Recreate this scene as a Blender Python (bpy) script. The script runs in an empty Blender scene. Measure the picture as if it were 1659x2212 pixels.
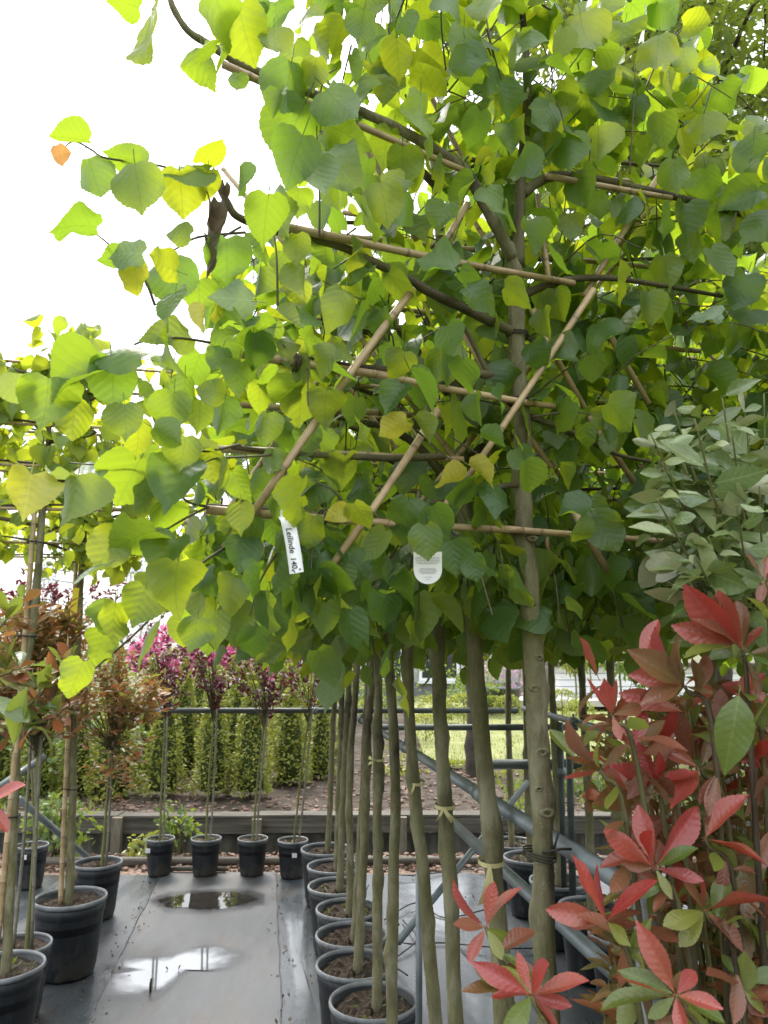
import bpy, math, random
import numpy as np
from mathutils import Vector, Matrix

random.seed(7)
RNG = np.random.default_rng(7)
SC = bpy.context.scene
COL = SC.collection
R = math.radians

# ------------------------------------------------------------------ camera
CAM_H = 1.65
PITCH = R(10.0)
camd = bpy.data.cameras.new('camera')
camd.sensor_fit = 'VERTICAL'; camd.sensor_height = 36.0; camd.lens = 27.0
camd.clip_start = 0.05; camd.clip_end = 2000
camd.dof.use_dof = True; camd.dof.focus_distance = 1.7; camd.dof.aperture_fstop = 11
cam = bpy.data.objects.new('camera', camd); COL.objects.link(cam)
cam.location = (0, 0, CAM_H); cam.rotation_euler = (R(90) + PITCH, 0, 0)
SC.camera = cam

# ------------------------------------------------------------------ world, sun, exposure
SUN_EL, SUN_AZ = R(52), R(-28)          # azimuth from +Y (ahead), negative = to the left
world = bpy.data.worlds.new('World'); SC.world = world; world.use_nodes = True
wn = world.node_tree.nodes; wl = world.node_tree.links
wn.clear()
sky = wn.new('ShaderNodeTexSky'); sky.sky_type = 'NISHITA'; sky.sun_disc = False
sky.sun_elevation = SUN_EL; sky.sun_rotation = SUN_AZ
sky.air_density = 1.0; sky.dust_density = 4.0; sky.ozone_density = 1.0
wmix = wn.new('ShaderNodeMix'); wmix.data_type = 'RGBA'; wmix.inputs[0].default_value = 0.78
# even overcast cloud deck: three times as bright overhead as at the horizon (standard overcast sky)
wtc = wn.new('ShaderNodeTexCoord'); wsp = wn.new('ShaderNodeSeparateXYZ'); wl.new(wtc.outputs['Generated'], wsp.inputs[0])
wmr = wn.new('ShaderNodeMapRange'); wl.new(wsp.outputs[2], wmr.inputs[0]); wmr.inputs[3].default_value = 1 / 3; wmr.inputs[4].default_value = 1.0
wcol = wn.new('ShaderNodeVectorMath'); wcol.operation = 'SCALE'; wcol.inputs[0].default_value = (8.6, 8.9, 9.2); wl.new(wmr.outputs[0], wcol.inputs['Scale'])
wl.new(sky.outputs[0], wmix.inputs[6]); wl.new(wcol.outputs[0], wmix.inputs[7])
wb = wn.new('ShaderNodeBackground'); wb.inputs[1].default_value = 0.15
wo = wn.new('ShaderNodeOutputWorld')
wl.new(wmix.outputs[2], wb.inputs[0]); wl.new(wb.outputs[0], wo.inputs[0])
sund = bpy.data.lights.new('sun', 'SUN'); sund.energy = 1.5; sund.angle = R(20); sund.color = (1, .96, .9)
sun = bpy.data.objects.new('sun', sund); COL.objects.link(sun)
sd = Vector((math.sin(SUN_AZ) * math.cos(SUN_EL), math.cos(SUN_AZ) * math.cos(SUN_EL), math.sin(SUN_EL)))
sun.rotation_euler = sd.to_track_quat('Z', 'Y').to_euler()
SC.view_settings.view_transform = 'Standard'; SC.view_settings.look = 'None'
SC.view_settings.gamma = 1.0; SC.view_settings.exposure = 1.52
SC.cycles.max_bounces = 5; SC.cycles.diffuse_bounces = 2; SC.cycles.transmission_bounces = 4; SC.cycles.glossy_bounces = 3
SC.cycles.caustics_reflective = False; SC.cycles.caustics_refractive = False
SC.cycles.use_adaptive_sampling = True; SC.cycles.adaptive_threshold = .02
SC.cycles.use_denoising = True

# ------------------------------------------------------------------ geometry of the place
F = 1659.0      # focal length and the grid (1659 x 2212) the measurements were read on
def ray(px, py):
    v = (1106 - py) / F
    return Vector(((px - 829.5) / F, math.cos(PITCH) - math.sin(PITCH) * v, math.sin(PITCH) + math.cos(PITCH) * v))
def P(px, py, D):
    d = ray(px, py); d *= D / d.y
    return Vector((d.x, D, CAM_H + d.z))
def G(px, py, z=0.0):
    d = ray(px, py); d *= (z - CAM_H) / d.z
    return Vector((d.x, d.y, z))
def proj(p):
    x, y, z = p[0], p[1], p[2] - CAM_H
    c, s = math.cos(PITCH), math.sin(PITCH)
    dep = y * c + z * s; up = -y * s + z * c
    return (829.5 + F * x / dep, 1106 - F * up / dep) if dep > .01 else (-9999, 0)
ROW = Vector((-.146, 1, 0)).normalized()            # direction of the tree rows
def row1(D): return Vector((-.049 + .146 * (3.34 - D), D, 0))
def row2(D): return Vector((1.688 - .146 * D, D, 0))

# ------------------------------------------------------------------ node helpers
class NT:
    def __init__(self, name):
        self.m = bpy.data.materials.new(name); self.m.use_nodes = True
        self.t = self.m.node_tree; self.t.nodes.clear()
        self.out = self.t.nodes.new('ShaderNodeOutputMaterial')
    def n(self, typ, **kw):
        nd = self.t.nodes.new(typ)
        for k, v in kw.items():
            if k.startswith('i_'):
                key = k[2:]
                nd.inputs[int(key) if key.isdigit() else key.replace('_', ' ')].default_value = v
            else: setattr(nd, k, v)
        return nd
    def l(self, a, b): self.t.links.new(a, b)
    def math(self, op, a, b=None, c=None):
        nd = self.t.nodes.new('ShaderNodeMath'); nd.operation = op
        for i, x in enumerate((a, b, c)):
            if x is None: continue
            if isinstance(x, (int, float)): nd.inputs[i].default_value = x
            else: self.l(x, nd.inputs[i])
        return nd.outputs[0]
    def mix(self, f, a, b):
        nd = self.t.nodes.new('ShaderNodeMix'); nd.data_type = 'RGBA'
        for i, x in ((0, f), (6, a), (7, b)):
            if isinstance(x, (int, float)): nd.inputs[i].default_value = x
            elif isinstance(x, tuple): nd.inputs[i].default_value = (*x, 1) if len(x) == 3 else x
            else: self.l(x, nd.inputs[i])
        return nd.outputs[2]
    def ramp(self, f, stops):
        nd = self.t.nodes.new('ShaderNodeValToRGB'); cr = nd.color_ramp
        while len(cr.elements) < len(stops): cr.elements.new(.5)
        for e, (p, c) in zip(cr.elements, stops): e.position = p; e.color = (*c, 1)
        self.l(f, nd.inputs[0]); return nd.outputs[0]
    def noise(self, scale, detail=4, rough=.55, coord=None, w=None):
        nd = self.n('ShaderNodeTexNoise'); nd.inputs['Scale'].default_value = scale
        nd.inputs['Detail'].default_value = detail; nd.inputs['Roughness'].default_value = rough
        if coord is not None: self.l(coord, nd.inputs['Vector'])
        return nd.outputs[0]
    def obj(self): return self.n('ShaderNodeTexCoord').outputs['Object']
    def bump(self, h, strength=.3, dist=.01):
        nd = self.n('ShaderNodeBump'); nd.inputs['Strength'].default_value = strength; nd.inputs['Distance'].default_value = dist
        self.l(h, nd.inputs['Height']); return nd.outputs[0]
    def bsdf(self, color=None, rough=.6, normal=None, spec=.5, metal=0):
        b = self.n('ShaderNodeBsdfPrincipled')
        for key, x in (('Base Color', color), ('Roughness', rough), ('Normal', normal)):
            if x is None: continue
            if isinstance(x, (int, float)): b.inputs[key].default_value = x
            elif isinstance(x, tuple): b.inputs[key].default_value = (*x, 1)
            else: self.l(x, b.inputs[key])
        b.inputs['Specular IOR Level'].default_value = spec; b.inputs['Metallic'].default_value = metal
        return b.outputs[0]
    def done(self, s): self.l(s, self.out.inputs[0]); return self.m

def rnd_node(N):
    oi = N.n('ShaderNodeObjectInfo').outputs['Random']
    at = N.n('ShaderNodeAttribute', attribute_name='rnd').outputs['Fac']
    return N.math('FRACT', N.math('ADD', oi, at))

def leaf_mat(name, top, under, trans, trans_fac=.45, rough=.45, veins=True, spec=.5, nside=5.5, vs=1.0, tint=None):
    """top / under / trans: lists of 2-3 colours spread over the leaves"""
    N = NT(name); r = rnd_node(N)
    def spread(cs): return N.ramp(r, [(i / (len(cs) - 1), c) for i, c in enumerate(cs)])
    ct, cu, cx = spread(top), spread(under), spread(trans)
    uv = N.n('ShaderNodeUVMap').outputs[0]
    sep = N.n('ShaderNodeSeparateXYZ'); N.l(uv, sep.inputs[0])
    ax = N.math('ABSOLUTE', sep.outputs[0]); y = sep.outputs[1]
    blot = N.noise(9, 3, .6, N.obj())
    ct = N.mix(N.math('MULTIPLY', blot, .22), ct, (ct_dark := tuple(c * .55 for c in top[0])))
    if tint:
        g = N.math('MULTIPLY', N.math('SUBTRACT', 1.0, y), N.math('MULTIPLY', r, .8))
        ct = N.mix(g, ct, tint); cu = N.mix(g, cu, tint)
    normal = None
    if veins:
        mid = N.math('LESS_THAN', ax, .013)
        s = N.math('SUBTRACT', N.math('MULTIPLY', y, nside), N.math('MULTIPLY', ax, nside * .8))
        fr = N.math('ABSOLUTE', N.math('SUBTRACT', N.math('FRACT', s), .5))
        side = N.math('SMOOTH_MIN', N.math('MULTIPLY', fr, 2.0), 1.0, .1)
        vein = N.math('MAXIMUM', mid, N.math('LESS_THAN', fr, .03))
        ct = N.mix(N.math('MULTIPLY', vein, .32 * vs), ct, tuple(min(1, c * 2.2 + .03) for c in top[-1]))
        cx = N.mix(N.math('MULTIPLY', vein, .30 * vs), cx, tuple(c * .45 for c in trans[0]))
        h = N.math('ADD', N.math('MULTIPLY', side, .5 * vs), N.math('MULTIPLY', N.noise(9, 3, .55, N.obj()), 1.0))
        normal = N.bump(h, .22, .004)
    back = N.n('ShaderNodeNewGeometry').outputs['Backfacing']
    col = N.mix(back, ct, cu)
    pb = N.bsdf(col, rough, normal, spec)
    tr = N.n('ShaderNodeBsdfTranslucent'); N.l(cx, tr.inputs[0])
    if normal is not None: N.l(normal, tr.inputs['Normal'])
    mx = N.n('ShaderNodeMixShader'); mx.inputs[0].default_value = trans_fac
    N.l(pb, mx.inputs[1]); N.l(tr.outputs[0], mx.inputs[2])
    return N.done(mx.outputs[0])

def rough_mat(name, stops, scale=6, rough=.7, bump=.3, bscale=None, dist=.01, detail=5, stretch=(1, 1, 1), spec=.4, metal=0):
    N = NT(name)
    mp = N.n('ShaderNodeMapping'); N.l(N.obj(), mp.inputs[0]); mp.inputs['Scale'].default_value = stretch
    f = N.noise(scale, detail, .6, mp.outputs[0])
    c = N.ramp(f, stops)
    nb = N.bump(N.noise(bscale or scale * 4, 4, .6, mp.outputs[0]), bump, dist) if bump else None
    return N.done(N.bsdf(c, rough, nb, spec, metal))

M = {}
M['linden'] = leaf_mat('linden leaf', [(.036, .092, .023), (.050, .115, .030), (.070, .142, .034)],
                       [(.105, .18, .048), (.14, .21, .055)], [(.27, .45, .028), (.41, .56, .024), (.60, .65, .02)], .53, spec=.7)
M['linden_sky_sheen'] = leaf_mat('linden leaf with sky sheen', [(.14, .22, .11), (.2, .28, .16)],  # paler copy of the linden leaf: sky reflection put into the colour
                       [(.24, .33, .15), (.28, .36, .17)], [(.34, .46, .06), (.44, .54, .07)], .38, .38)
M['linden_yellow'] = leaf_mat('yellowing linden leaf', [(.40, .42, .06), (.55, .50, .10)],
                       [(.55, .50, .12), (.6, .52, .12)], [(.58, .58, .03), (.70, .62, .05)], .48)
M['linden_orange'] = leaf_mat('orange linden leaf', [(.45, .22, .08), (.5, .25, .08)], [(.5, .26, .1), (.5, .3, .1)],
                       [(.7, .33, .1), (.72, .38, .12)], .45)
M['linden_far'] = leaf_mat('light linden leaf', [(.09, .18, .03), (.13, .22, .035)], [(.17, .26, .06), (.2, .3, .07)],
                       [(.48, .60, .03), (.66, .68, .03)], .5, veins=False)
M['dead'] = leaf_mat('withered leaf', [(.08, .062, .04), (.14, .11, .07)], [(.1, .07, .04), (.13, .1, .06)],
                     [(.12, .07, .03), (.15, .09, .04)], .15, .8)
M['photinia_red'] = leaf_mat('red photinia leaf', [(.32, .04, .036), (.45, .085, .07), (.33, .08, .055)],
                       [(.30, .07, .055), (.34, .10, .07)], [(.62, .035, .02), (.6, .06, .03)], .30, .3, spec=.8, nside=9, vs=.6, tint=(.30, .13, .045))
M['photinia_bronze'] = leaf_mat('bronze photinia leaf', [(.21, .065, .04), (.31, .105, .065), (.18, .10, .04)],
                       [(.20, .10, .06), (.22, .13, .07)], [(.36, .10, .03), (.34, .18, .04)], .28, .32, spec=.7, nside=9, vs=.6, tint=(.14, .13, .04))
M['photinia_green'] = leaf_mat('green photinia leaf', [(.07, .13, .025), (.16, .20, .035), (.26, .26, .05)],
                       [(.18, .24, .08), (.24, .27, .09)], [(.30, .40, .04), (.45, .46, .06)], .34, .32, spec=.7, nside=9, vs=.4)
M['photinia_far'] = leaf_mat('small photinia leaf', [(.17, .20, .05), (.33, .23, .09), (.36, .12, .06), (.26, .26, .08)],
                       [(.18, .17, .08), (.24, .14, .08)], [(.36, .38, .06), (.48, .26, .06), (.45, .12, .04)], .36, .4, veins=False)
M['elaeagnus'] = leaf_mat('silver green leaf', [(.08, .14, .035), (.16, .225, .07), (.31, .36, .15)],
                       [(.30, .32, .18), (.40, .40, .25)], [(.30, .40, .06), (.36, .42, .10)], .22, .32, nside=7, vs=.5, spec=.9)
M['wine'] = leaf_mat('wine red leaf', [(.06, .012, .02), (.10, .02, .03), (.15, .035, .045)], [(.12, .03, .05), (.15, .05, .06)],
                     [(.20, .018, .035), (.25, .035, .045)], .22, .45, veins=False)
M['box'] = leaf_mat('boxwood leaf', [(.16, .20, .035), (.29, .32, .06), (.44, .42, .09)], [(.15, .2, .05), (.22, .24, .06)],
                    [(.34, .40, .04), (.48, .48, .05)], .34, .5, veins=False)
M['weed'] = leaf_mat('weed leaf', [(.07, .13, .025), (.13, .20, .04)], [(.14, .2, .06), (.18, .24, .07)],
                     [(.26, .38, .04), (.36, .44, .05)], .35, .5, veins=False)
M['larch'] = leaf_mat('feathery needle leaf', [(.05, .09, .02), (.08, .13, .025)], [(.08, .13, .04), (.11, .16, .05)],
                      [(.24, .34, .03), (.36, .42, .04)], .42, .6, veins=False)
M['pine'] = leaf_mat('blue green needle leaf', [(.04, .07, .045), (.06, .09, .055)], [(.07, .10, .07), (.08, .12, .08)],
                     [(.12, .2, .09), (.16, .24, .1)], .3, .6, veins=False)
M['pink'] = leaf_mat('pink flower', [(.62, .09, .30), (.72, .20, .42)], [(.65, .15, .36), (.7, .25, .45)],
                     [(.8, .18, .42), (.85, .3, .5)], .4, .6, veins=False)
M['lilac'] = leaf_mat('pale lilac flower', [(.50, .30, .42), (.58, .40, .48)], [(.5, .32, .42), (.55, .4, .5)],
                      [(.6, .4, .5), (.65, .5, .55)], .4, .6, veins=False)

def bark_mat(name, stops, dots=True):
    N = NT(name); co = N.obj()
    mp = N.n('ShaderNodeMapping'); N.l(co, mp.inputs[0]); mp.inputs['Scale'].default_value = (1, 1, .35)
    f = N.noise(16, 6, .65, mp.outputs[0])
    g = N.noise(5, 3, .5, co)
    c = N.ramp(f, stops)
    c = N.mix(N.ramp(g, [(.35, (0, 0, 0)), (.65, (.65, .65, .65))]), c, (.165, .16, .06))
    h = N.noise(70, 4, .6, mp.outputs[0])
    if dots:
        v = N.n('ShaderNodeTexVoronoi'); v.inputs['Scale'].default_value = 150; N.l(co, v.inputs['Vector'])
        d = N.math('LESS_THAN', v.outputs['Distance'], .16)
        d = N.math('MULTIPLY', d, N.math('GREATER_THAN', N.noise(14, 2, .5, co), .5))
        c = N.mix(N.math('MULTIPLY', d, .6), c, (.36, .33, .23))
        h = N.math('ADD', h, N.math('MULTIPLY', d, .6))
    return N.done(N.bsdf(c, .72, N.bump(h, .9, .006), .3))
M['bark'] = bark_mat('linden bark', [(.36, (.055, .044, .028)), (.5, (.16, .14, .085)), (.62, (.30, .27, .185))])
M['bark_dark'] = bark_mat('dark bark', [(.25, (.022, .015, .010)), (.5, (.05, .035, .022)), (.8, (.10, .075, .045))], False)
M['twig'] = rough_mat('twig', [(.3, (.05, .045, .02)), (.7, (.11, .09, .04))], 20, .6, .2)
M['core'] = rough_mat('dark shade core', [(.3, (.03, .045, .012)), (.7, (.06, .085, .02))], 25, .9, .6)  # dark core colour stands in for the shade inside the cone crowns
M['twig_green'] = rough_mat('green twig', [(.3, (.13, .14, .045)), (.7, (.2, .19, .07))], 20, .6, .2)
M['bough'] = rough_mat('bough bark', [(.3, (.03, .024, .018)), (.7, (.09, .07, .055))], 6, .8, .5)

def cane_mat(name, a, b, cdk):
    N = NT(name); co = N.obj(); r = rnd_node(N)
    mp = N.n('ShaderNodeMapping'); N.l(co, mp.inputs[0]); mp.inputs['Scale'].default_value = (3, 3, 3)
    f = N.noise(6, 5, .6, mp.outputs[0])
    c = N.ramp(f, [(.28, cdk), (.48, a), (.75, b)])
    c = N.mix(N.math('MULTIPLY', r, .3), c, cdk)
    at = N.n('ShaderNodeAttribute', attribute_name='node').outputs['Fac']
    c = N.mix(N.math('MULTIPLY', at, .75), c, (.07, .045, .022))
    return N.done(N.bsdf(c, .42, N.bump(N.noise(40, 3, .5, co), .15, .003), .5))
M['bamboo'] = cane_mat('bamboo cane', (.42, .30, .16), (.56, .43, .25), (.24, .155, .075))
M['stake'] = cane_mat('grey weathered stake', (.20, .185, .14), (.28, .26, .2), (.12, .11, .08))
M['cord'] = rough_mat('tie cord', [(.3, (.02, .018, .015)), (.7, (.05, .045, .035))], 30, .8, .2)

def pot_mat():
    N = NT('black plastic pot'); co = N.obj()
    f = N.noise(7, 5, .6, co)
    z = N.n('ShaderNodeSeparateXYZ'); N.l(co, z.inputs[0])
    low = N.math('SUBTRACT', 1.0, N.math('MULTIPLY', z.outputs[2], 6.0))
    dirt = N.math('MULTIPLY', N.math('MAXIMUM', low, 0.0), N.math('GREATER_THAN', f, .52))
    c = N.mix(N.math('MULTIPLY', f, .5), (.006, .008, .011), (.018, .022, .027))
    c = N.mix(N.math('MULTIPLY', dirt, .5), c, (.10, .085, .065))
    mps = N.n('ShaderNodeMapping'); N.l(co, mps.inputs[0]); mps.inputs['Scale'].default_value = (9, 9, 1.2)
    c = N.mix(N.ramp(N.noise(3, 5, .7, mps.outputs[0]), [(.52, (0, 0, 0)), (.75, (.3, .3, .3))]), c, (.12, .115, .10))
    return N.done(N.bsdf(c, N.math('ADD', .38, N.math('MULTIPLY', f, .3)), N.bump(N.noise(120, 2, .5, co), .08, .002), .5))
M['pot'] = pot_mat()
M['pot_rim'] = rough_mat('highlit pot rim', [(.3, (.08, .085, .09)), (.6, (.22, .23, .235))], 9, .35, .1)  # light rim tone is a highlight put into the colour
M['soil'] = rough_mat('potting soil', [(.3, (.022, .015, .010)), (.55, (.062, .042, .028)), (.72, (.15, .115, .08))], 55, .9, .8, 90, .01)
M['steel'] = rough_mat('galvanised pipe', [(.3, (.13, .15, .155)), (.7, (.24, .265, .27))], 8, .42, .1, metal=.35)
M['steel_dark'] = rough_mat('dark painted pipe', [(.3, (.035, .045, .040)), (.7, (.075, .09, .08))], 8, .5, .1)
M['white_plastic'] = rough_mat('white plastic tag', [(.3, (.72, .73, .72)), (.7, (.8, .8, .79))], 10, .4, 0)
M['ink'] = rough_mat('black ink', [(.3, (.012, .012, .014)), (.7, (.03, .03, .032))], 10, .6, 0)
M['grey_print'] = rough_mat('grey print', [(.3, (.2, .2, .19)), (.7, (.28, .28, .27))], 10, .6, 0)
M['yellow_tape'] = rough_mat('faded yellow ribbon', [(.3, (.48, .42, .18)), (.7, (.6, .54, .27))], 12, .5, .1)
M['yellow_flag'] = rough_mat('yellow plastic', [(.3, (.72, .58, .02)), (.7, (.82, .68, .03))], 12, .45, .1)
M['hose'] = rough_mat('black hose', [(.3, (.012, .013, .014)), (.7, (.03, .032, .034))], 10, .4, 0)
M['plank'] = rough_mat('weathered plank', [(.3, (.055, .047, .036)), (.5, (.11, .098, .077)), (.75, (.2, .185, .15))], 7, .8, .5, 30, .01, stretch=(.3, 3, 6))
M['post'] = rough_mat('weathered post', [(.3, (.13, .11, .075)), (.7, (.27, .235, .17))], 9, .8, .5, stretch=(4, 4, .6))
M['sheet'] = rough_mat('corrugated grey sheet', [(.3, (.075, .072, .06)), (.6, (.16, .15, .125)), (.75, (.2, .2, .18))], 5, .7, .3)
M['chips'] = rough_mat('brick chips', [(.3, (.10, .055, .038)), (.5, (.19, .12, .085)), (.7, (.32, .25, .2))], 30, .85, .4)
M['soil_bed'] = rough_mat('mulched soil', [(.3, (.035, .026, .018)), (.5, (.078, .058, .042)), (.7, (.14, .11, .085))], 9, .95, 1, 40, .03)
M['lawn'] = rough_mat('lawn', [(.3, (.17, .19, .06)), (.55, (.26, .27, .10)), (.75, (.37, .36, .18))], 3, .9, .8, 60, .03)
M['grass'] = leaf_mat('grass blade', [(.17, .21, .06), (.30, .31, .10)], [(.17, .21, .06), (.28, .3, .1)], [(.3, .38, .04), (.4, .44, .06)], .35, .6, veins=False)
M['ground'] = rough_mat('distant ground', [(.3, (.09, .10, .04)), (.7, (.16, .16, .08))], .4, .95, .3)
M['brick_wall'] = rough_mat('brown brick wall', [(.3, (.17, .10, .085)), (.7, (.27, .17, .14))], 14, .85, .3)
M['house_wall'] = rough_mat('pale render', [(.3, (.34, .34, .33)), (.7, (.42, .42, .40))], 2, .85, .1)
M['plinth'] = rough_mat('grey plinth', [(.3, (.13, .13, .13)), (.7, (.2, .2, .2))], 5, .8, .2)
M['roof'] = rough_mat('dark roof', [(.3, (.06, .05, .045)), (.7, (.11, .09, .08))], 5, .8, .3)
M['white_paint'] = rough_mat('white paint', [(.3, (.72, .73, .74)), (.7, (.8, .8, .8))], 4, .5, .05)
M['pale_stone'] = rough_mat('pale terrace stone', [(.3, (.36, .35, .33)), (.7, (.5, .48, .45))], 3, .8, .2)
M['grey_wood'] = rough_mat('grey wood boards', [(.3, (.18, .16, .14)), (.7, (.3, .27, .24))], 8, .8, .3, stretch=(5, 5, .4))
M['grey_plastic'] = rough_mat('grey plastic', [(.3, (.12, .125, .135)), (.7, (.19, .195, .2))], 5, .5, .05)
M['zinc'] = rough_mat('zinc', [(.3, (.3, .32, .33)), (.7, (.42, .43, .44))], 6, .4, .05, metal=.5)
N = NT('window glass'); M['glass'] = N.done(N.bsdf((.03, .035, .04), .06, None, .8))
N = NT('dark ditch water'); M['ditch'] = N.done(N.bsdf((.012, .013, .010), .12, N.bump(N.noise(9, 2, .5, N.obj()), .1, .01), .5))
def water_mat(name, col, rough, lo, hi, bump, coat=0.0):
    N = NT(name); co = N.obj(); e = N.n('ShaderNodeAttribute', attribute_name='inner').outputs['Fac']
    e = N.math('ADD', e, N.math('MULTIPLY', N.math('SUBTRACT', N.noise(9, 5, .65, co), .5), .55))
    f = N.ramp(e, [(lo, (0, 0, 0)), (hi, (1, 1, 1))])
    w = N.bsdf(col, rough, N.bump(N.noise(5, 2, .4, co), bump, .01), 1.0); w.node.inputs['Coat Weight'].default_value = coat; w.node.inputs['Coat Roughness'].default_value = rough; t = N.n('ShaderNodeBsdfTransparent').outputs[0]
    mx = N.n('ShaderNodeMixShader'); N.l(f, mx.inputs[0]); N.l(t, mx.inputs[1]); N.l(w, mx.inputs[2]); return N.done(mx.outputs[0])
M['puddle'] = water_mat('puddle water', (.03, .026, .022), .02, .22, .30, .02)
M['puddle_soft'] = water_mat('shallow puddle water', (.12, .13, .135), .05, .12, .42, .02, 1.0)  # pale base adds the white sky reflection to the water colour
M['film'] = water_mat('thin water film', (.13, .145, .155), .16, .05, .5, .25)  # lighter base stands in for bright sky sheen on the water
M['damp'] = water_mat('damp cloth', (.04, .04, .04), .2, .05, .5, .2)
M['pylon'] = rough_mat('haze-pale steel', [(.3, (.5, .52, .54)), (.7, (.58, .6, .62))], 1, .6, 0)  # distance haze is put into this pale colour

def mat_cloth(name, c0, c1, stain, wet):
    N = NT(name); co = N.obj()
    big = N.noise(1.6, 5, .6, co); fine = N.noise(14, 5, .6, co)
    c = N.mix(big, c0, c1)
    mp = N.n('ShaderNodeMapping'); N.l(co, mp.inputs[0]); mp.inputs['Scale'].default_value = (2.2, .9, 1)
    mp.inputs['Location'].default_value = (3.7, 1.2, 0)
    st = N.ramp(N.noise(1.7, 6, .65, mp.outputs[0]), [(.52, (0, 0, 0)), (.70, (1, 1, 1))])
    c = N.mix(N.math('MULTIPLY', st, .85), c, stain)
    c = N.mix(N.math('MULTIPLY', fine, .22), c, (.02, .02, .02))
    # woven bands along the cloth
    wv = N.n('ShaderNodeTexWave'); wv.inputs['Scale'].default_value = 160; wv.inputs['Distortion'].default_value = .6
    N.l(co, wv.inputs['Vector'])
    mp2 = N.n('ShaderNodeMapping'); N.l(co, mp2.inputs[0]); mp2.inputs['Scale'].default_value = (1, .25, 1); mp2.inputs['Rotation'].default_value = (0, 0, R(-8))
    strk = N.noise(5, 4, .55, mp2.outputs[0])
    ro = N.ramp(strk, [(.35, (wet, wet, wet)), (.65, (wet + .28, wet + .28, wet + .28))])
    h = N.math('ADD', N.math('MULTIPLY', N.noise(7, 5, .6, mp2.outputs[0]), 1.6), N.math('MULTIPLY', wv.outputs[0], .02))
    return N.done(N.bsdf(c, ro, N.bump(h, .25, .012), .5))
M['cloth_mid'] = mat_cloth('concrete grey ground cloth', (.056, .060, .062), (.10, .103, .103), (.10, .068, .043), .28)
M['cloth_blue'] = mat_cloth('wet black ground cloth', (.038, .046, .052), (.078, .090, .098), (.075, .06, .045), .17)

# ------------------------------------------------------------------ mesh helpers
class MB:
    def __init__(self): self.v = []; self.f = []; self.uv = None; self.rnd = None; self.node = []
    def add(self, vs, fs):
        o = len(self.v); self.v.extend([tuple(x) for x in vs]); self.f.extend([tuple(i + o for i in f) for f in fs]); return o
    def box(self, c, s, rz=0.0):
        cx, cy, cz = c; a, b, h = s[0] / 2, s[1] / 2, s[2] / 2
        ca, sa = math.cos(rz), math.sin(rz); vs = []
        for dz in (-h, h):
            for dx, dy in ((-a, -b), (a, -b), (a, b), (-a, b)):
                vs.append((cx + dx * ca - dy * sa, cy + dx * sa + dy * ca, cz + dz))
        self.add(vs, [(0, 3, 2, 1), (4, 5, 6, 7), (0, 1, 5, 4), (1, 2, 6, 5), (2, 3, 7, 6), (3, 0, 4, 7)])
    def tube(self, pts, rad, n=8, caps=True, wob=0.0, rng=None):
        pts = [Vector(p) for p in pts]; k = len(pts)
        rad = [rad] * k if isinstance(rad, (int, float)) else rad
        t0 = (pts[1] - pts[0]).normalized()
        ref = Vector((1, 0, 0)) if abs(t0.x) < .8 else Vector((0, 1, 0))
        a = t0.cross(ref).normalized(); vs = []
        for i in range(k):
            t = (pts[min(i + 1, k - 1)] - pts[max(i - 1, 0)])
            if t.length < 1e-9: t = t0
            t = t.normalized(); a = (a - t * a.dot(t)).normalized(); b = t.cross(a)
            for j in range(n):
                th = 2 * math.pi * j / n
                r = rad[i] * (1 + (wob * (rng.random() - .5) if wob else 0))
                vs.append(pts[i] + (a * math.cos(th) + b * math.sin(th)) * r)
        fs = [(i * n + j, i * n + (j + 1) % n, (i + 1) * n + (j + 1) % n, (i + 1) * n + j) for i in range(k - 1) for j in range(n)]
        if caps: fs += [tuple(range(n - 1, -1, -1)), tuple((k - 1) * n + j for j in range(n))]
        return self.add(vs, fs)
    def lathe(self, prof, n=32, c=(0, 0, 0), close=False):
        vs = [(c[0] + r * math.cos(2 * math.pi * j / n), c[1] + r * math.sin(2 * math.pi * j / n), c[2] + z) for r, z in prof for j in range(n)]
        k = len(prof)
        fs = [(i * n + j, i * n + (j + 1) % n, (i + 1) * n + (j + 1) % n, (i + 1) * n + j) for i in range(k - 1) for j in range(n)]
        if close: fs += [tuple(range(n - 1, -1, -1)), tuple((k - 1) * n + j for j in range(n))]
        self.add(vs, fs)
    def mesh(self, name, mat, smooth=True):
        me = bpy.data.meshes.new(name); me.from_pydata(self.v, [], self.f)
        me.materials.append(M[mat] if isinstance(mat, str) else mat)
        if smooth: me.polygons.foreach_set('use_smooth', [True] * len(me.polygons))
        return me
    def build(self, name, mat, parent=None, smooth=True, loc=None):
        """vertices in world space; made relative to the parent (or to loc)"""
        me = self.mesh(name, mat, smooth); o = bpy.data.objects.new(name, me); COL.objects.link(o)
        off = Vector(loc) if loc is not None else (wloc(parent) if parent else Vector((0, 0, 0)))
        if off.length > 0: me.transform(Matrix.Translation(-off))
        put(o, off, parent); return o
UPV = Vector((0, 0, 1))
WL = {}
def wloc(o): return WL[o.name]
def put(o, world_loc, parent=None):
    WL[o.name] = Vector(world_loc)
    if parent is not None: o.parent = parent; o.location = WL[o.name] - wloc(parent)
    else: o.location = world_loc
def tag(o, label=None, cat=None, group=None, kind=None):
    for k, v in (('label', label), ('category', cat), ('group', group), ('kind', kind)):
        if v: o[k] = v
    return o
def empty(name, loc, label=None, cat=None, group=None):
    o = bpy.data.objects.new(name, None); COL.objects.link(o); o.empty_display_size = .1
    put(o, Vector(loc)); return tag(o, label, cat, group)
ORD = ['first', 'second', 'third', 'fourth', 'fifth', 'sixth', 'seventh', 'eighth', 'ninth', 'tenth', 'eleventh', 'twelfth', 'thirteenth', 'fourteenth']

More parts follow.
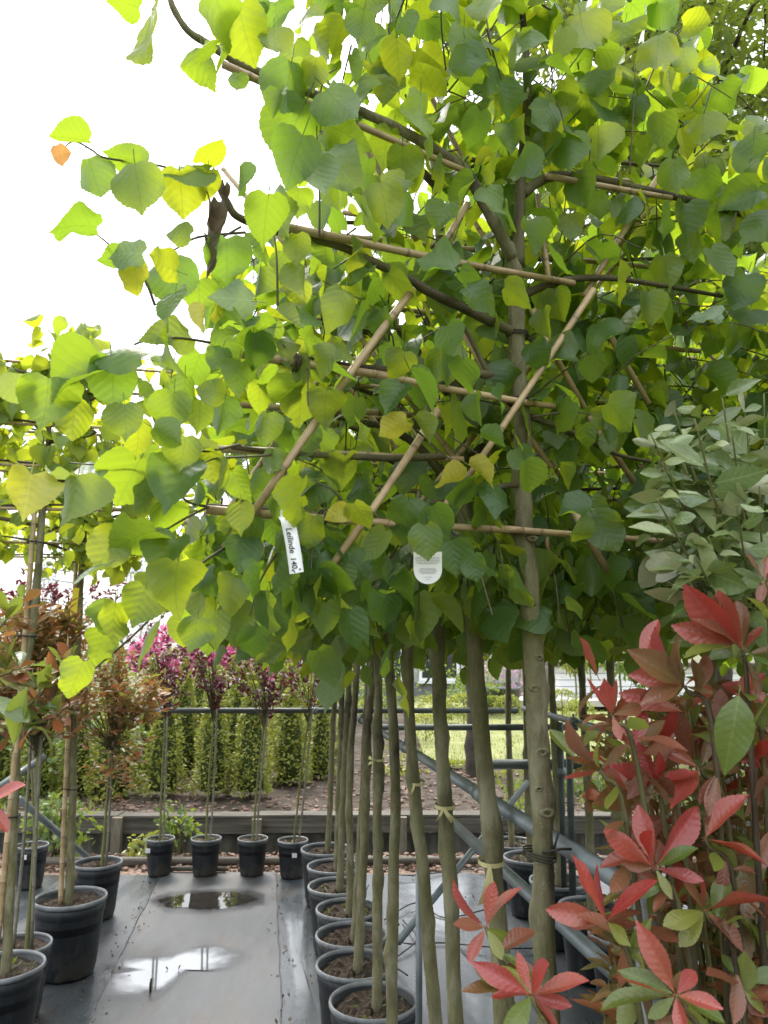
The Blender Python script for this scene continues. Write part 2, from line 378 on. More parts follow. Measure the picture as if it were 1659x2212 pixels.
def smooth_path(pts, m=6):
    """Catmull-Rom through points"""
    pts = [Vector(p) for p in pts]
    if len(pts) < 3: return [pts[0].lerp(pts[-1], i / m) for i in range(m + 1)]
    q = [pts[0] * 2 - pts[1]] + pts + [pts[-1] * 2 - pts[-2]]; out = []
    for i in range(1, len(q) - 2):
        for j in range(m):
            t = j / m
            out.append(.5 * ((2 * q[i]) + (q[i + 1] - q[i - 1]) * t + (2 * q[i - 1] - 5 * q[i] + 4 * q[i + 1] - q[i + 2]) * t * t + (-q[i - 1] + 3 * q[i] - 3 * q[i + 1] + q[i + 2]) * t ** 3))
    out.append(pts[-1]); return out
def lin(a, b, n): return [a + (b - a) * i / (n - 1) for i in range(n)]

# ------------------------------------------------------------------ leaves
def curve2(ctrl, n):
    pts = smooth_path([Vector((x, y, 0)) for x, y in ctrl], 8)
    d = [0]
    for a, b in zip(pts, pts[1:]): d.append(d[-1] + (b - a).length)
    out = []
    for i in range(n):
        t = d[-1] * i / (n - 1)
        j = max(k for k in range(len(d)) if d[k] <= t + 1e-9); j = min(j, len(pts) - 2)
        f = (t - d[j]) / max(1e-9, d[j + 1] - d[j]); p = pts[j].lerp(pts[j + 1], min(1, f)); out.append((p.x, p.y))
    return out
HEART = [(0, 0), (.12, -.08), (.29, -.09), (.445, .04), (.515, .25), (.49, .47), (.385, .68), (.22, .83), (.065, .915), (0, 1.03)]
ELLIP = [(0, 0), (.03, .05), (.11, .18), (.18, .36), (.20, .54), (.165, .74), (.09, .9), (.03, .98), (0, 1.05)]
PHOT = [(0, 0), (.03, .06), (.09, .2), (.165, .4), (.205, .6), (.175, .78), (.09, .93), (.025, 1.0), (0, 1.05)]
OVAL = [(0, 0), (.05, .04), (.16, .16), (.235, .34), (.245, .54), (.19, .75), (.09, .91), (0, 1.0)]
def leaf_geo(shape, rng, rows=8, serr=0, fold=.2, droop=.2, wave=.05, twist=0., curl=0., asym=.06, petiole=.35):
    """unit-long leaf: base at the origin, tip along +Y, upper side +Z"""
    ctrl = curve2(shape, rows + 1)
    ph = rng.uniform(0, 6.28); ph2 = rng.uniform(0, 6.28)
    def shp(x, y):
        ax = abs(x)
        z = fold * ax - droop * max(0, y) ** 2 - droop * .3 * min(0, y) ** 2
        z += wave * math.sin(7 * y + ph + (2 if x > 0 else 0)) * ax * 2.2 + wave * .5 * math.sin(13 * y + ph2) * ax * 2
        z -= curl * ax * ax * 2.2
        a = twist * y; xx, zz = x * math.cos(a) - z * math.sin(a), x * math.sin(a) + z * math.cos(a)
        return (xx * (1 - .12 * fold), y * (1 - .12 * droop), zz)
    vs, uvs, fs = [], [], []
    ymid = [max(0.0, c[1]) if i else 0 for i, c in enumerate(ctrl)]
    ymid[0] = 0
    for i in range(1, rows + 1): ymid[i] = ctrl[i][1] * .93 + .07 * (i / rows) if ctrl[i][1] > 0 else .02 * i
    for i in range(1, rows + 1): ymid[i] = max(ymid[i], ymid[i - 1] + .004)
    mids = []
    for i in range(rows + 1):
        mids.append(len(vs)); vs.append(shp(0, ymid[i])); uvs.append((0, ymid[i]))
    for sgn in (-1, 1):
        k = 1 + sgn * asym; half = [mids[0]]; edge = []
        for i in range(1, rows):
            x, y = ctrl[i]; hx, hy = x * .52 * sgn * k, y * .5 + ymid[i] * .5
            half.append(len(vs)); vs.append(shp(hx, hy)); uvs.append((hx, hy))
        half.append(mids[rows])
        m = serr + 1
        for i in range(rows):
            seg = []
            for q in range(m):
                t = q / m; x = ctrl[i][0] * (1 - t) + ctrl[i + 1][0] * t; y = ctrl[i][1] * (1 - t) + ctrl[i + 1][1] * t
                if i == 0 and q == 0: seg.append(mids[0]); continue
                if serr and q % 2 == 1:
                    dx, dy = x, y - .42; L = max(.05, math.hypot(dx, dy)); x += dx / L * .016; y += dy / L * .016 + .006
                seg.append(len(vs)); vs.append(shp(x * sgn * k, y)); uvs.append((x * sgn * k, y))
            edge.append(seg)
        edge.append([mids[rows]])
        for i in range(rows):
            out = edge[i] + [edge[i + 1][0]]
            a = [mids[i], mids[i + 1], half[i + 1], half[i]]
            b = [half[i], half[i + 1]] + out[::-1]
            for fc in (a, b):
                u = []
                for q in fc:
                    if q not in u: u.append(q)
                if len(u) >= 3: fs.append(u if sgn < 0 else u[::-1])
    if petiole:
        n0 = len(vs); pw = .011
        for t in (0, .5, 1):
            yy = -petiole * t; zz = -.02 * 0 + .10 * petiole * t * t
            for a in range(3):
                vs.append((pw * math.cos(a * 2.094), yy, zz + pw * math.sin(a * 2.094) - .004)); uvs.append((0, -.05))
        for s in range(2):
            for a in range(3):
                fs.append([n0 + s * 3 + a, n0 + s * 3 + (a + 1) % 3, n0 + s * 3 + 3 + (a + 1) % 3, n0 + s * 3 + 3 + a])
    # consistent winding: upper side +Z
    out = []
    for fc in fs:
        nz = 0.0
        for q in range(len(fc)):
            x1, y1 = vs[fc[q]][:2]; x2, y2 = vs[fc[(q + 1) % len(fc)]][:2]; nz += x1 * y2 - x2 * y1
        out.append(tuple(fc if nz >= 0 or min(fc) >= (n0 if petiole else 10 ** 9) else fc[::-1]))
    return np.array(vs), out, np.array(uvs)
def leaf_variants(shape, n, seed, serr, rows, **kw):
    rng = random.Random(seed); out = []
    for i in range(n):
        k = dict(fold=rng.uniform(-.05, .6), droop=rng.uniform(-.1, .5), wave=rng.uniform(.02, .12), twist=rng.uniform(-.45, .45),
                 curl=rng.uniform(-.5, .7), asym=rng.uniform(-.1, .1)); k.update({a: (b(rng) if callable(b) else b) for a, b in kw.items()})
        sx, tip, low = rng.uniform(.80, 1.06), rng.uniform(-.05, .05), rng.uniform(-.5, .5)
        sh = [(x * sx * (1 + .12 * math.sin(3 * y + low * 4)), y + (tip if q == len(shape) - 1 else 0) + (low * .06 if q in (2, 3) else 0)) for q, (x, y) in enumerate(shape)]
        out.append(leaf_geo(sh, rng, rows=rows, serr=serr, **k))
    return out
V = {
 'linden': leaf_variants(HEART, 30, 1, 3, 8),
 'linden_lo': leaf_variants(HEART, 20, 2, 0, 6),
 'linden_far': leaf_variants(HEART, 6, 3, 0, 4, petiole=0),
 'photinia': leaf_variants(PHOT, 12, 4, 3, 8, petiole=.12, fold=lambda r: r.uniform(.1, .6), droop=lambda r: r.uniform(-.12, .28), wave=lambda r: r.uniform(0, .05), curl=0, twist=lambda r: r.uniform(-.35, .35)),
 'photinia_lo': leaf_variants(ELLIP, 6, 5, 0, 4, petiole=0, fold=.4),
 'silver': leaf_variants(OVAL, 10, 6, 0, 8, petiole=.14, wave=lambda r: r.uniform(.02, .1)),
 'silver_lo': leaf_variants(OVAL, 6, 7, 0, 4, petiole=0),
}
MESH = {}
def leaf_mesh(kind, i, mat):
    key = (kind, i, mat)
    if key not in MESH:
        v, f, uv = V[kind][i]
        me = bpy.data.meshes.new('leaf'); me.from_pydata(v.tolist(), [], f); me.materials.append(M[mat])
        me.polygons.foreach_set('use_smooth', [True] * len(me.polygons))
        ul = me.uv_layers.new(name='UVMap'); li = np.empty(len(me.loops), np.int32); me.loops.foreach_get('vertex_index', li)
        ul.data.foreach_set('uv', uv[li].astype(np.float32).ravel()); MESH[key] = me
    return MESH[key]
def basis(t, n):
    t = Vector(t).normalized(); n = Vector(n); n = n - t * n.dot(t)
    if n.length < 1e-4: n = t.orthogonal()
    n.normalize(); x = t.cross(n)
    return Matrix((x, t, n)).transposed()
def leaf_obj(kind, mat, pos, t, n, size, parent, i=None, name='leaf'):
    i = random.randrange(len(V[kind])) if i is None else i
    o = bpy.data.objects.new(name, leaf_mesh(kind, i, mat)); COL.objects.link(o)
    m = Matrix.Translation(Vector(pos) - wloc(parent)) @ basis(t, n).to_4x4() @ Matrix.Diagonal((size, size, size, 1))
    o.parent = parent; o.matrix_basis = m; return o
def foliage(name, kind, mat, items, parent=None, loc=None):
    """items: (pos, tip dir, normal, size): ONE mesh"""
    vs, fs, uvs, rn = [], [], [], []; off = 0
    base = np.array(loc if loc is not None else (wloc(parent) if parent else (0, 0, 0)))
    for pos, t, n, s in items:
        v, f, uv = V[kind][random.randrange(len(V[kind]))]
        B = np.array(basis(t, n)); vs.append(v * s @ B.T + np.array(pos) - base); uvs.append(uv)
        fs.extend([tuple(q + off for q in fc) for fc in f]); rn.append(np.full(len(v), random.random())); off += len(v)
    if not vs: return None
    v = np.concatenate(vs); uv = np.concatenate(uvs); rn = np.concatenate(rn)
    me = bpy.data.meshes.new(name); me.from_pydata(v.tolist(), [], fs); me.materials.append(M[mat])
    me.polygons.foreach_set('use_smooth', [True] * len(me.polygons))
    ul = me.uv_layers.new(name='UVMap'); li = np.empty(len(me.loops), np.int32); me.loops.foreach_get('vertex_index', li)
    ul.data.foreach_set('uv', uv[li].astype(np.float32).ravel())
    at = me.attributes.new('rnd', 'FLOAT', 'POINT'); at.data.foreach_set('value', rn.astype(np.float32))
    o = bpy.data.objects.new(name, me); COL.objects.link(o); put(o, Vector(base), parent); tag(o, kind='stuff'); return o
def rv(rng, s=1.0): return Vector((rng.gauss(0, s), rng.gauss(0, s), rng.gauss(0, s)))

# ------------------------------------------------------------------ bamboo, trunks, pots
def cane(a, b, r, parent, mat='bamboo', rng=random, name='bamboo_cane', bow=.006):
    a, b = Vector(a), Vector(b); L = (b - a).length; d = (b - a) / L
    side = d.orthogonal().normalized() * rng.uniform(-bow, bow) * 2; up = Vector((0, 0, -1)) * rng.uniform(0, bow)
    s = 0.0; stops = [(0, 1, 0)]; nxt = rng.uniform(.04, .12); step = rng.uniform(.11, .17)
    while nxt < L - .02:
        stops += [(nxt - .006, 1, 0), (nxt - .0022, 1.10, .25), (nxt, 1.02, 1), (nxt + .0022, 1.10, .5), (nxt + .006, .99, 0)]; nxt += step * rng.uniform(.85, 1.15)
    stops.append((L, 1, 0)); pts, rad, nd = [], [], []
    for s, k, q in stops:
        t = s / L; p = a + d * s + (side + up) * math.sin(math.pi * t); pts.append(p); rad.append(r * k * (1 - .15 * t)); nd.append(q)
    mb = MB(); n = 10; mb.tube(pts, rad, n); o = mb.build(name, mat, parent)
    at = o.data.attributes.new('node', 'FLOAT', 'POINT')
    at.data.foreach_set('value', np.repeat(np.array(nd, np.float32), n)); return o
def trunk_obj(path, r0, r1, parent, mat='bark', rng=random, knots=5, name='trunk', n=14, step=.022):
    pts = smooth_path(path, 8); d = [0]
    for a, b in zip(pts, pts[1:]): d.append(d[-1] + (b - a).length)
    L = d[-1]; m = max(6, int(L / step)); P_, R_ = [], []
    for i in range(m + 1):
        t = L * i / m; j = min(max(k for k in range(len(d)) if d[k] <= t + 1e-9), len(pts) - 2)
        f = (t - d[j]) / max(1e-9, d[j + 1] - d[j]); P_.append(pts[j].lerp(pts[j + 1], min(1, f)))
        R_.append(r0 + (r1 - r0) * i / m + rng.uniform(-.0009, .0009) + (.35 * r0 * math.exp(-i * step / .03)))
    f1, f2, f3 = rng.uniform(0, 6), rng.uniform(0, 6), rng.uniform(0, 6)
    for i in range(m + 1):
        h_ = L * i / m; w_ = min(1, h_ / .3) * r0 / .022
        P_[i] = P_[i] + Vector((.0018 * math.sin(h_ * 7 + f1) + .0014 * math.sin(h_ * 19 + f2), .0015 * math.sin(h_ * 9 + f3), 0)) * w_
        R_[i] *= 1 + .035 * math.sin(h_ * 27 + f2) + .04 * math.sin(h_ * 11 + f3)
    kn = [(rng.uniform(.08, .95) * L, rng.uniform(0, 6.28), rng.uniform(.25, .6)) for _ in range(knots)]
    mb = MB(); mb.tube(P_, R_, n); ax = [p for p in P_]
    for i in range(m + 1):
        for j in range(n):
            th = 2 * math.pi * j / n; k = 1
            for s, a, h in kn:
                dz = (L * i / m - s) / .028; da = (math.atan2(math.sin(th - a), math.cos(th - a))) / .75
                q = dz * dz + da * da
                if q < 6: k += h * (math.exp(-q) * 1.35 - .55 * math.exp(-q * 5))
            k += .03 * math.sin(3 * th + i * .13)
            v = Vector(mb.v[i * n + j]); mb.v[i * n + j] = tuple(ax[i] + (v - ax[i]) * k)
    return mb.build(name, mat, parent)
POTM = {}
def pot_meshes(r, h):
    key = (round(r, 3), round(h, 3))
    if key not in POTM:
        b = MB(); b.lathe([(.0, .004), (r * .74, .004), (r * .76, .012), (r * .80, h * .12), (r * .86, h * .45), (r * .925, h * .78), (r * .93, h * .80), (r * .955, h * .81), (r * .97, h * .955), (r * .93, h * .955), (r * .90, h * .6), (r * .5, h * .6)], 40)
        m = MB(); m.lathe([(r * .962, h * .945), (r * 1.0, h * .945), (r * 1.012, h * .972), (r * 1.0, h), (r * .965, h * 1.004), (r * .935, h * .985), (r * .935, h * .95), (r * .962, h * .945)], 40)
        rng = random.Random(int(r * 1000)); s = MB(); n = 26; rings = 9; vs = [(0, 0, h * .90)]
        for i in range(1, rings):
            for j in range(n):
                q = r * .935 * i / (rings - 1); th = 2 * math.pi * j / n
                vs.append((q * math.cos(th), q * math.sin(th), h * .885 + .012 * rng.random() + .008 * math.sin(q * 60 + th * 3) + (.008 if rng.random() < .12 else 0)))
        fs = [(0, 1 + j, 1 + (j + 1) % n) for j in range(n)]
        fs += [(1 + (i - 1) * n + j, 1 + i * n + j, 1 + i * n + (j + 1) % n, 1 + (i - 1) * n + (j + 1) % n) for i in range(1, rings - 1) for j in range(n)]
        s.add(vs, fs)
        POTM[key] = (b.mesh('pot_body', 'pot'), m.mesh('pot_rim', 'pot_rim'), s.mesh('soil', 'soil', False))
    return POTM[key]
def pot(loc, r, h, label, group, rz=0.0, tilt=0.0):
    t = empty('plant_pot', loc, label, 'plant pot', group); 
    for nm, me in zip(('body', 'rim', 'soil'), pot_meshes(r, h)):
        o = bpy.data.objects.new(nm, me); COL.objects.link(o); o.parent = t
    rng = random.Random(int(abs(loc[0]) * 997 + abs(loc[1]) * 131)); it = []
    for _ in range(rng.randint(4, 26)):
        a, q = rng.uniform(0, 6.28), r * .9 * math.sqrt(rng.random()); it.append(((loc[0] + q * math.cos(a), loc[1] + q * math.sin(a), h * .905), Vector((rng.gauss(0, 1), rng.gauss(0, 1), rng.uniform(.2, 1.2))), UPV + rv(rng, .4), rng.uniform(.014, .036)))
    foliage('weeds', 'silver_lo', rng.choice(['weed', 'weed', 'dead']), it, t)
    return t

# ================================================================== SETTING
def sheet(name, pts, z, mat, nx=1, ny=1, kind='structure', amp=0):
    """bilinear patch from 4 corners"""
    a, b, c, d = [Vector(p) for p in pts]; mb = MB(); vs = []
    for j in range(ny + 1):
        for i in range(nx + 1):
            u, w = i / nx, j / ny; p = (a * (1 - u) + b * u) * (1 - w) + (d * (1 - u) + c * u) * w
            vs.append((p.x, p.y, z + (amp * (random.random() - .5) if amp else 0)))
    mb.add(vs, [(j * (nx + 1) + i, j * (nx + 1) + i + 1, (j + 1) * (nx + 1) + i + 1, (j + 1) * (nx + 1) + i) for j in range(ny) for i in range(nx)])
    return tag(mb.build(name, mat, None, True), kind=kind)
# big ground far below everything else that is laid on it, with the ditch cut left open (near side / far side)
sheet('ground', [(-400, -300, 0), (400, -300, 0), (400, 6.62, 0), (-400, 6.62, 0)], -.012, 'ground')
sheet('ground', [(-900, 7.55, 0), (900, 7.55, 0), (900, 1500, 0), (-900, 1500, 0)], .085, 'ground')
sheet('ditch_water', [(-60, 6.5, 0), (60, 6.5, 0), (60, 7.5, 0), (-60, 7.5, 0)], -.27, 'ditch', 1, 1)
b = MB(); b.add([(-60, 6.62, -.012), (60, 6.62, -.012), (60, 6.75, -.5), (-60, 6.75, -.5)], [(0, 3, 2, 1)])
tag(b.build('ditch_bank', 'soil_bed', None, False), kind='structure')

# ground cloth: middle strip and its neighbours
def cl(px, py, z=0): q = G(px, py); return q
MATEND = G(500, 1884).y
ml0, ml1 = G(341, 1900), G(200, 2190); mr0, mr1 = G(597, 1884), G(608, 2205)
def along(p, q, y): t = (y - p.y) / (q.y - p.y); return p + (q - p) * t
LA, LB = along(ml0, ml1, -2), along(ml0, ml1, MATEND); RA, RB = along(mr0, mr1, -2), along(mr0, mr1, MATEND)
sheet('ground_cloth', [(-9, -2, 0), (RA.x + 6, -2, 0), (RB.x + 7, MATEND + .02, 0), (-9, MATEND - .12, 0)], -.004, 'cloth_blue', 40, 40, amp=.003)
sheet('ground_cloth', [LA, RA, RB, LB], .001, 'cloth_mid', 1, 1)
# overlapping edge folds of the middle strip
for (p0, p1, w) in ((LA, LB, .05), (RA, RB, .03)):
    b = MB(); n = 60; pts = [p0.lerp(p1, i / n) for i in range(n + 1)]
    for i, p in enumerate(pts): p.z = .003; p.x += random.uniform(-.006, .006)
    b.tube(pts, [.0035] * (n + 1), 5); tag(b.build('ground_cloth_edge', 'cloth_blue'), kind='structure')

def puddle(outline, z, name='puddle', mat='puddle'):
    pts = smooth_path(outline + [outline[0]], 6)[:-1]; c = sum(pts, Vector()) / len(pts)
    b = MB(); vs = [(c.x, c.y, z)] + [(p.x, p.y, z) for p in pts]; n = len(pts)
    rings = 6; vs = [(c.x, c.y, z)]
    for k in range(1, rings + 1): vs += [(c.x + (p.x - c.x) * k / rings, c.y + (p.y - c.y) * k / rings, z) for p in pts]
    fs = [(0, 1 + i, 1 + (i + 1) % n) for i in range(n)]
    for k in range(rings - 1): fs += [(1 + k * n + i, 1 + (k + 1) * n + i, 1 + (k + 1) * n + (i + 1) % n, 1 + k * n + (i + 1) % n) for i in range(n)]
    b.add(vs, fs); o = b.build(name, mat); at = o.data.attributes.new('inner', 'FLOAT', 'POINT')
    at.data.foreach_set('value', [1.0] + [1 - k / rings for k in range(1, rings + 1) for _ in range(n)]); return o
for ol in ([(345, 1947), (375, 1936), (430, 1930), (500, 1928), (540, 1935), (556, 1944), (520, 1956), (470, 1966), (420, 1966), (370, 1962)],
           [(262, 2105), (300, 2098), (262, 2088), (300, 2076), (360, 2072), (400, 2060), (440, 2054), (485, 2068), (480, 2086), (445, 2098), (400, 2098), (370, 2120), (340, 2140), (290, 2144), (255, 2135)]):
    pts_ = [G(x, y) for x, y in ol]; cc_ = sum(pts_, Vector()) / len(pts_); near_ = ol[0][1] > 2000
    q = puddle([cc_ + (p - cc_) * (1.28 if near_ else 1.3) for p in pts_], .0055, 'puddle', 'puddle_soft' if near_ else 'puddle'); tag(q, kind='structure')
    tag(puddle([cc_ + (p - cc_) * random.uniform(1.45, 1.7) for p in pts_], .0035, 'wet_film', 'damp'), kind='structure')
# more wet film at the side (water on the black cloth, its sky sheen partly coloured in)
for ol in ([(606, 1960), (622, 1930), (650, 1950), (668, 2040), (672, 2150), (690, 2212), (640, 2230), (625, 2100)],
           [(850, 1890), (1010, 1868), (1040, 1920), (1020, 1990), (985, 2040), (905, 2030), (860, 1960)],
           [(985, 2130), (1040, 2120), (1120, 2190), (1130, 2260), (1030, 2260)]):
    tag(puddle([G(x, y) for x, y in ol], .0015, 'wet_film', 'film'), kind='structure')
# peg sticking out of the near puddle, small debris
b = MB(); p0 = G(325, 2143); b.tube([p0 + Vector((0, 0, -.005)), p0 + Vector((-.002, .003, .035)), p0 + Vector((.002, 0, .06))], [.006, .006, .005], 7)
tag(b.build('peg', 'cord'), 'short dark peg sticking up from the nearer puddle', 'peg')
deb = []
rr = random.Random(5)
for i in range(420):
    y = rr.uniform(2.2, MATEND); q = rr.random()
    x = along(ml0, ml1, y).x + rr.gauss(-.02, .05) if q < .4 else (along(mr0, mr1, y).x + rr.gauss(.01, .03) if q < .6 else rr.uniform(-1.6, 2.0))
    deb.append(((x, y, .006), rv(rr), Vector((rr.gauss(0, .3), rr.gauss(0, .3), 1)), rr.uniform(.007, .028)))
foliage('leaf_litter', 'silver_lo', 'dead', deb)

# brick chips and timber edging beyond the cloth
b = MB(); rr = random.Random(11)
for i in range(2600):
    y = rr.uniform(MATEND + .02, 6.6); x = rr.uniform(-5.5, 4.5)
    s = rr.uniform(.008, .022); a = rr.uniform(0, 6.28); t = Matrix.Rotation(a, 3, 'Z') @ Matrix.Rotation(rr.gauss(0, .5), 3, 'X')
    vs = [t @ Vector((sx * s * rr.uniform(.7, 1.2), sy * s * rr.uniform(.4, .9), sz * s * .4)) + Vector((x, y, s * .35)) for sz in (-1, 1) for sx, sy in ((-1, -1), (1, -1), (1, 1), (-1, 1))]
    b.add(vs, [(0, 3, 2, 1), (4, 5, 6, 7), (0, 1, 5, 4), (1, 2, 6, 5), (2, 3, 7, 6), (3, 0, 4, 7)])
tag(b.build('brick_chips', 'chips', None, False), kind='stuff')
sheet('chip_bed', [(-9, MATEND - .14, 0), (8, MATEND - .02, 0), (8, 6.61, 0), (-9, 6.61, 0)], -.007, 'chips')
def log(a, b_, r, label, mat='plank'):
    m = MB(); m.tube(lin(Vector(a), Vector(b_), 9), [r * random.uniform(.9, 1.1) for _ in range(9)], 9, True, .12, random)
    return tag(m.build('edging_log', mat), label, 'edging log', 'timber edging beyond the ground cloth')
yb = MATEND + .19
log((-2.6, yb - .02, .03), (-.45, yb, .03), .032, 'dark round edging log on the brick chips behind the standing pots')
log((-.38, yb, .03), (2.1, yb + .03, .03), .030, 'dark edging log on the brick chips beyond the linden row')
log((-1.75, MATEND + .02, .022), (-1.18, MATEND + .0, .022), .018, 'short pale timber offcut at the cloth edge by the left pots')

# retaining wall on the far side of the ditch
wy = 7.42; wall = empty('retaining_wall', (0, wy, -.4), 'low grey ditch wall of corrugated sheet with plank top and stub posts', 'wall')
x = -6.2; k = 0
while x < 6.5:
    w = 1.26 + .06 * math.sin(k * 2.1)
    b = MB(); n = 36; vs = []
    for i in range(n + 1):
        xx = x + w * i / n
        for z in (-.5, -.02): vs.append((xx, wy + .03 + .022 * math.sin(2 * math.pi * (xx / .115)), z))
    b.add(vs, [(2 * i, 2 * i + 2, 2 * i + 3, 2 * i + 1) for i in range(n)]); b.build('corrugated_sheet', 'sheet', wall)
    b = MB(); b.box((x + w / 2 - .004, wy - .035, .055 + .006 * math.sin(k * 1.7)), (w - .016, .05, .125)); b.build('plank', 'plank', wall, False)
    b = MB(); b.box((x + w / 2 - .002, wy + .03, .135 + .006 * math.sin(k * 1.7)), (w - .008, .19, .022)); b.build('cap_board', 'plank', wall, False)
    b = MB(); b.box((x + .01, wy - .095, -.12), (.085, .07, .50 + .03 * math.sin(k * 3))); b.build('post', 'post', wall, False)
    x += w; k += 1

# soil bank with clods, lawn, terrace beyond
def terrain(name, x0, x1, y0, y1, zf, mat, nx, ny, amp):
    b = MB(); rr = random.Random(hash(name) % 999 + 3); vs = []
    for j in range(ny + 1):
        for i in range(nx + 1):
            x = x0 + (x1 - x0) * i / nx; y = y0 + (y1 - y0) * j / ny; vs.append((x, y, zf(x, y) + rr.uniform(-amp, amp)))
    b.add(vs, [(j * (nx + 1) + i, j * (nx + 1) + i + 1, (j + 1) * (nx + 1) + i + 1, (j + 1) * (nx + 1) + i) for j in range(ny) for i in range(nx)])
    return tag(b.build(name, mat), kind='structure')
def zbank(x, y): return .11 + .05 * min(1, max(0, (y - 7.5) / 2)) + .02 * math.sin(x * 1.3) * math.sin(y)
terrain('soil_bed', -14, 10, 7.47, 19, zbank, 'soil_bed', 150, 80, .012)
terrain('lawn', .55, 30, 10.4, 40, lambda x, y: .20 + .01 * math.sin(x) * math.cos(y * .7), 'lawn', 60, 60, .01)
b = MB(); rr = random.Random(21)
for i in range(2200):
    y = 7.5 + 3.6 * rr.random() ** 1.6; x = rr.uniform(-4.5, 4.0); s = rr.uniform(.01, .03); z = zbank(x, y)
    t = Matrix.Rotation(rr.uniform(0, 6.28), 3, 'Z') @ Matrix.Rotation(rr.gauss(0, .4), 3, 'X')
    vs = [t @ Vector((sx * s * rr.uniform(.8, 1.6), sy * s * rr.uniform(.3, .8), sz * s * .35)) + Vector((x, y, z + .008)) for sz in (-1, 1) for sx, sy in ((-1, -1), (1, -1), (1, 1), (-1, 1))]
    b.add(vs, [(0, 3, 2, 1), (4, 5, 6, 7), (0, 1, 5, 4), (1, 2, 6, 5), (2, 3, 7, 6), (3, 0, 4, 7)])
tag(b.build('bark_mulch', 'chips', None, False), kind='stuff')
gr = []; rr = random.Random(31)
for i in range(5200):
    y = 10.2 + 9 * rr.random() ** 1.5; x = rr.uniform(.5, 6.5)
    gr.append(((x, y, .2), Vector((rr.gauss(0, .4), rr.gauss(0, .4), 1)), rv(rr), rr.uniform(.025, .05)))
for i in range(2600):
    y = rr.uniform(7.6, 10); x = rr.choice([rr.uniform(-5, -2.7), rr.uniform(1.2, 4)])
    gr.append(((x, y, zbank(x, y)), Vector((rr.gauss(0, .6), rr.gauss(0, .6), 1)), rv(rr), rr.uniform(.03, .09)))
foliage('grass', 'photinia_lo', 'grass', gr)

# ================================================================== BACKGROUND THINGS
def leaf_cloud(rng, n, fn, size, up=.6, out=.8):
    """fn(rng) -> (pos, outward dir)"""
    it = []
    for _ in range(n):
        p, o = fn(rng); t = (o * out + rv(rng, .6) + Vector((0, 0, -.15))).normalized()
        nrm = (Vector((0, 0, up)) + o * .6 + rv(rng, .45)); it.append((p, t, nrm, size * rng.uniform(.65, 1.3)))
    return it
# --- clipped cone shrubs in rows on the bank (one source, copied)
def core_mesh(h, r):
    b = MB(); b.lathe([(.0, .05), (r * .7, .06), (r * .66, h * .3), (r * .5, h * .6), (r * .28, h * .85), (0, h * .98)], 12); return b.mesh('shade_core', 'core')
def cone_shrub_mesh(seed, h, r, n):
    rng = random.Random(seed); bl = [(rng.uniform(0, 6.28), rng.uniform(.1, .9), rng.uniform(.7, 1.15)) for _ in range(16)]
    def fn(g):
        t = g.random() ** 1.25; th = g.uniform(0, 6.28); rad = r * (1 - t) ** .6 * (.72 + .34 * g.random() ** .5) * (1 + .16 * math.sin(3 * th + t * 9 + seed)) + .012
        return Vector((rad * math.cos(th), rad * math.sin(th), .04 + t * h)), Vector((math.cos(th), math.sin(th), .5)).normalized()
    o = foliage('crown', 'silver_lo', 'box', leaf_cloud(rng, n, fn, .045), loc=(0, 0, 0)); me = o.data
    bpy.data.objects.remove(o); return me
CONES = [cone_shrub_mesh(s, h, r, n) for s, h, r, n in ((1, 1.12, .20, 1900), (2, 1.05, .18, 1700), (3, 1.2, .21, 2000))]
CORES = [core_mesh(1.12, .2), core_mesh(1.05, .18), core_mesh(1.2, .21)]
st = MB(); st.tube([(0, 0, -.1), (0, 0, .5)], .012, 6); STEM = st.mesh('stem', 'twig')
spots = []
for r_i, (px0, y0) in enumerate(((345, 1722), (440, 1720), (527, 1716), (625, 1690), (705, 1680), (255, 1722), (160, 1720), (60, 1720), (-30, 1720))):
    q = G(px0, y0, .15)
    for k in range(4 if r_i < 5 else 2): spots.append((q + ROW * (1.35 * k) + Vector((.08 * math.sin(k * 2.3 + r_i), .1 * math.cos(k + r_i), 0)), r_i, k))
SIDE = ['third', 'fourth', 'fifth', 'sixth', 'seventh', 'second', 'first', 'far left', 'outermost left']
WHERE = ['the photinia standards', 'second wine-red tree', 'third wine-red tree', 'rightmost wine-red tree', 'the linden trunks', 'left bamboo stake', 'left grey poles', 'left edge poles', 'outer left edge']
for i, (p, r_i, k) in enumerate(spots):
    s = empty('cone_shrub', p, f'clipped yellow-green cone shrub, {ORD[k]} back in the row beyond {WHERE[r_i]}', 'shrub', 'cone shrubs on the bank')
    s.rotation_euler = (0, 0, i * 1.3); q_ = 1 + .16 * math.sin(i * 2.3); s.scale = (q_, q_, .98 + .2 * math.sin(i * 3.1) + .07 * k)
    for nm, me in (('crown', CONES[i % 3]), ('shade_core', CORES[i % 3]), ('stem', STEM)):
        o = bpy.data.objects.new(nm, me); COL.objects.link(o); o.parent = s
        if nm == 'crown': o['kind'] = 'stuff'
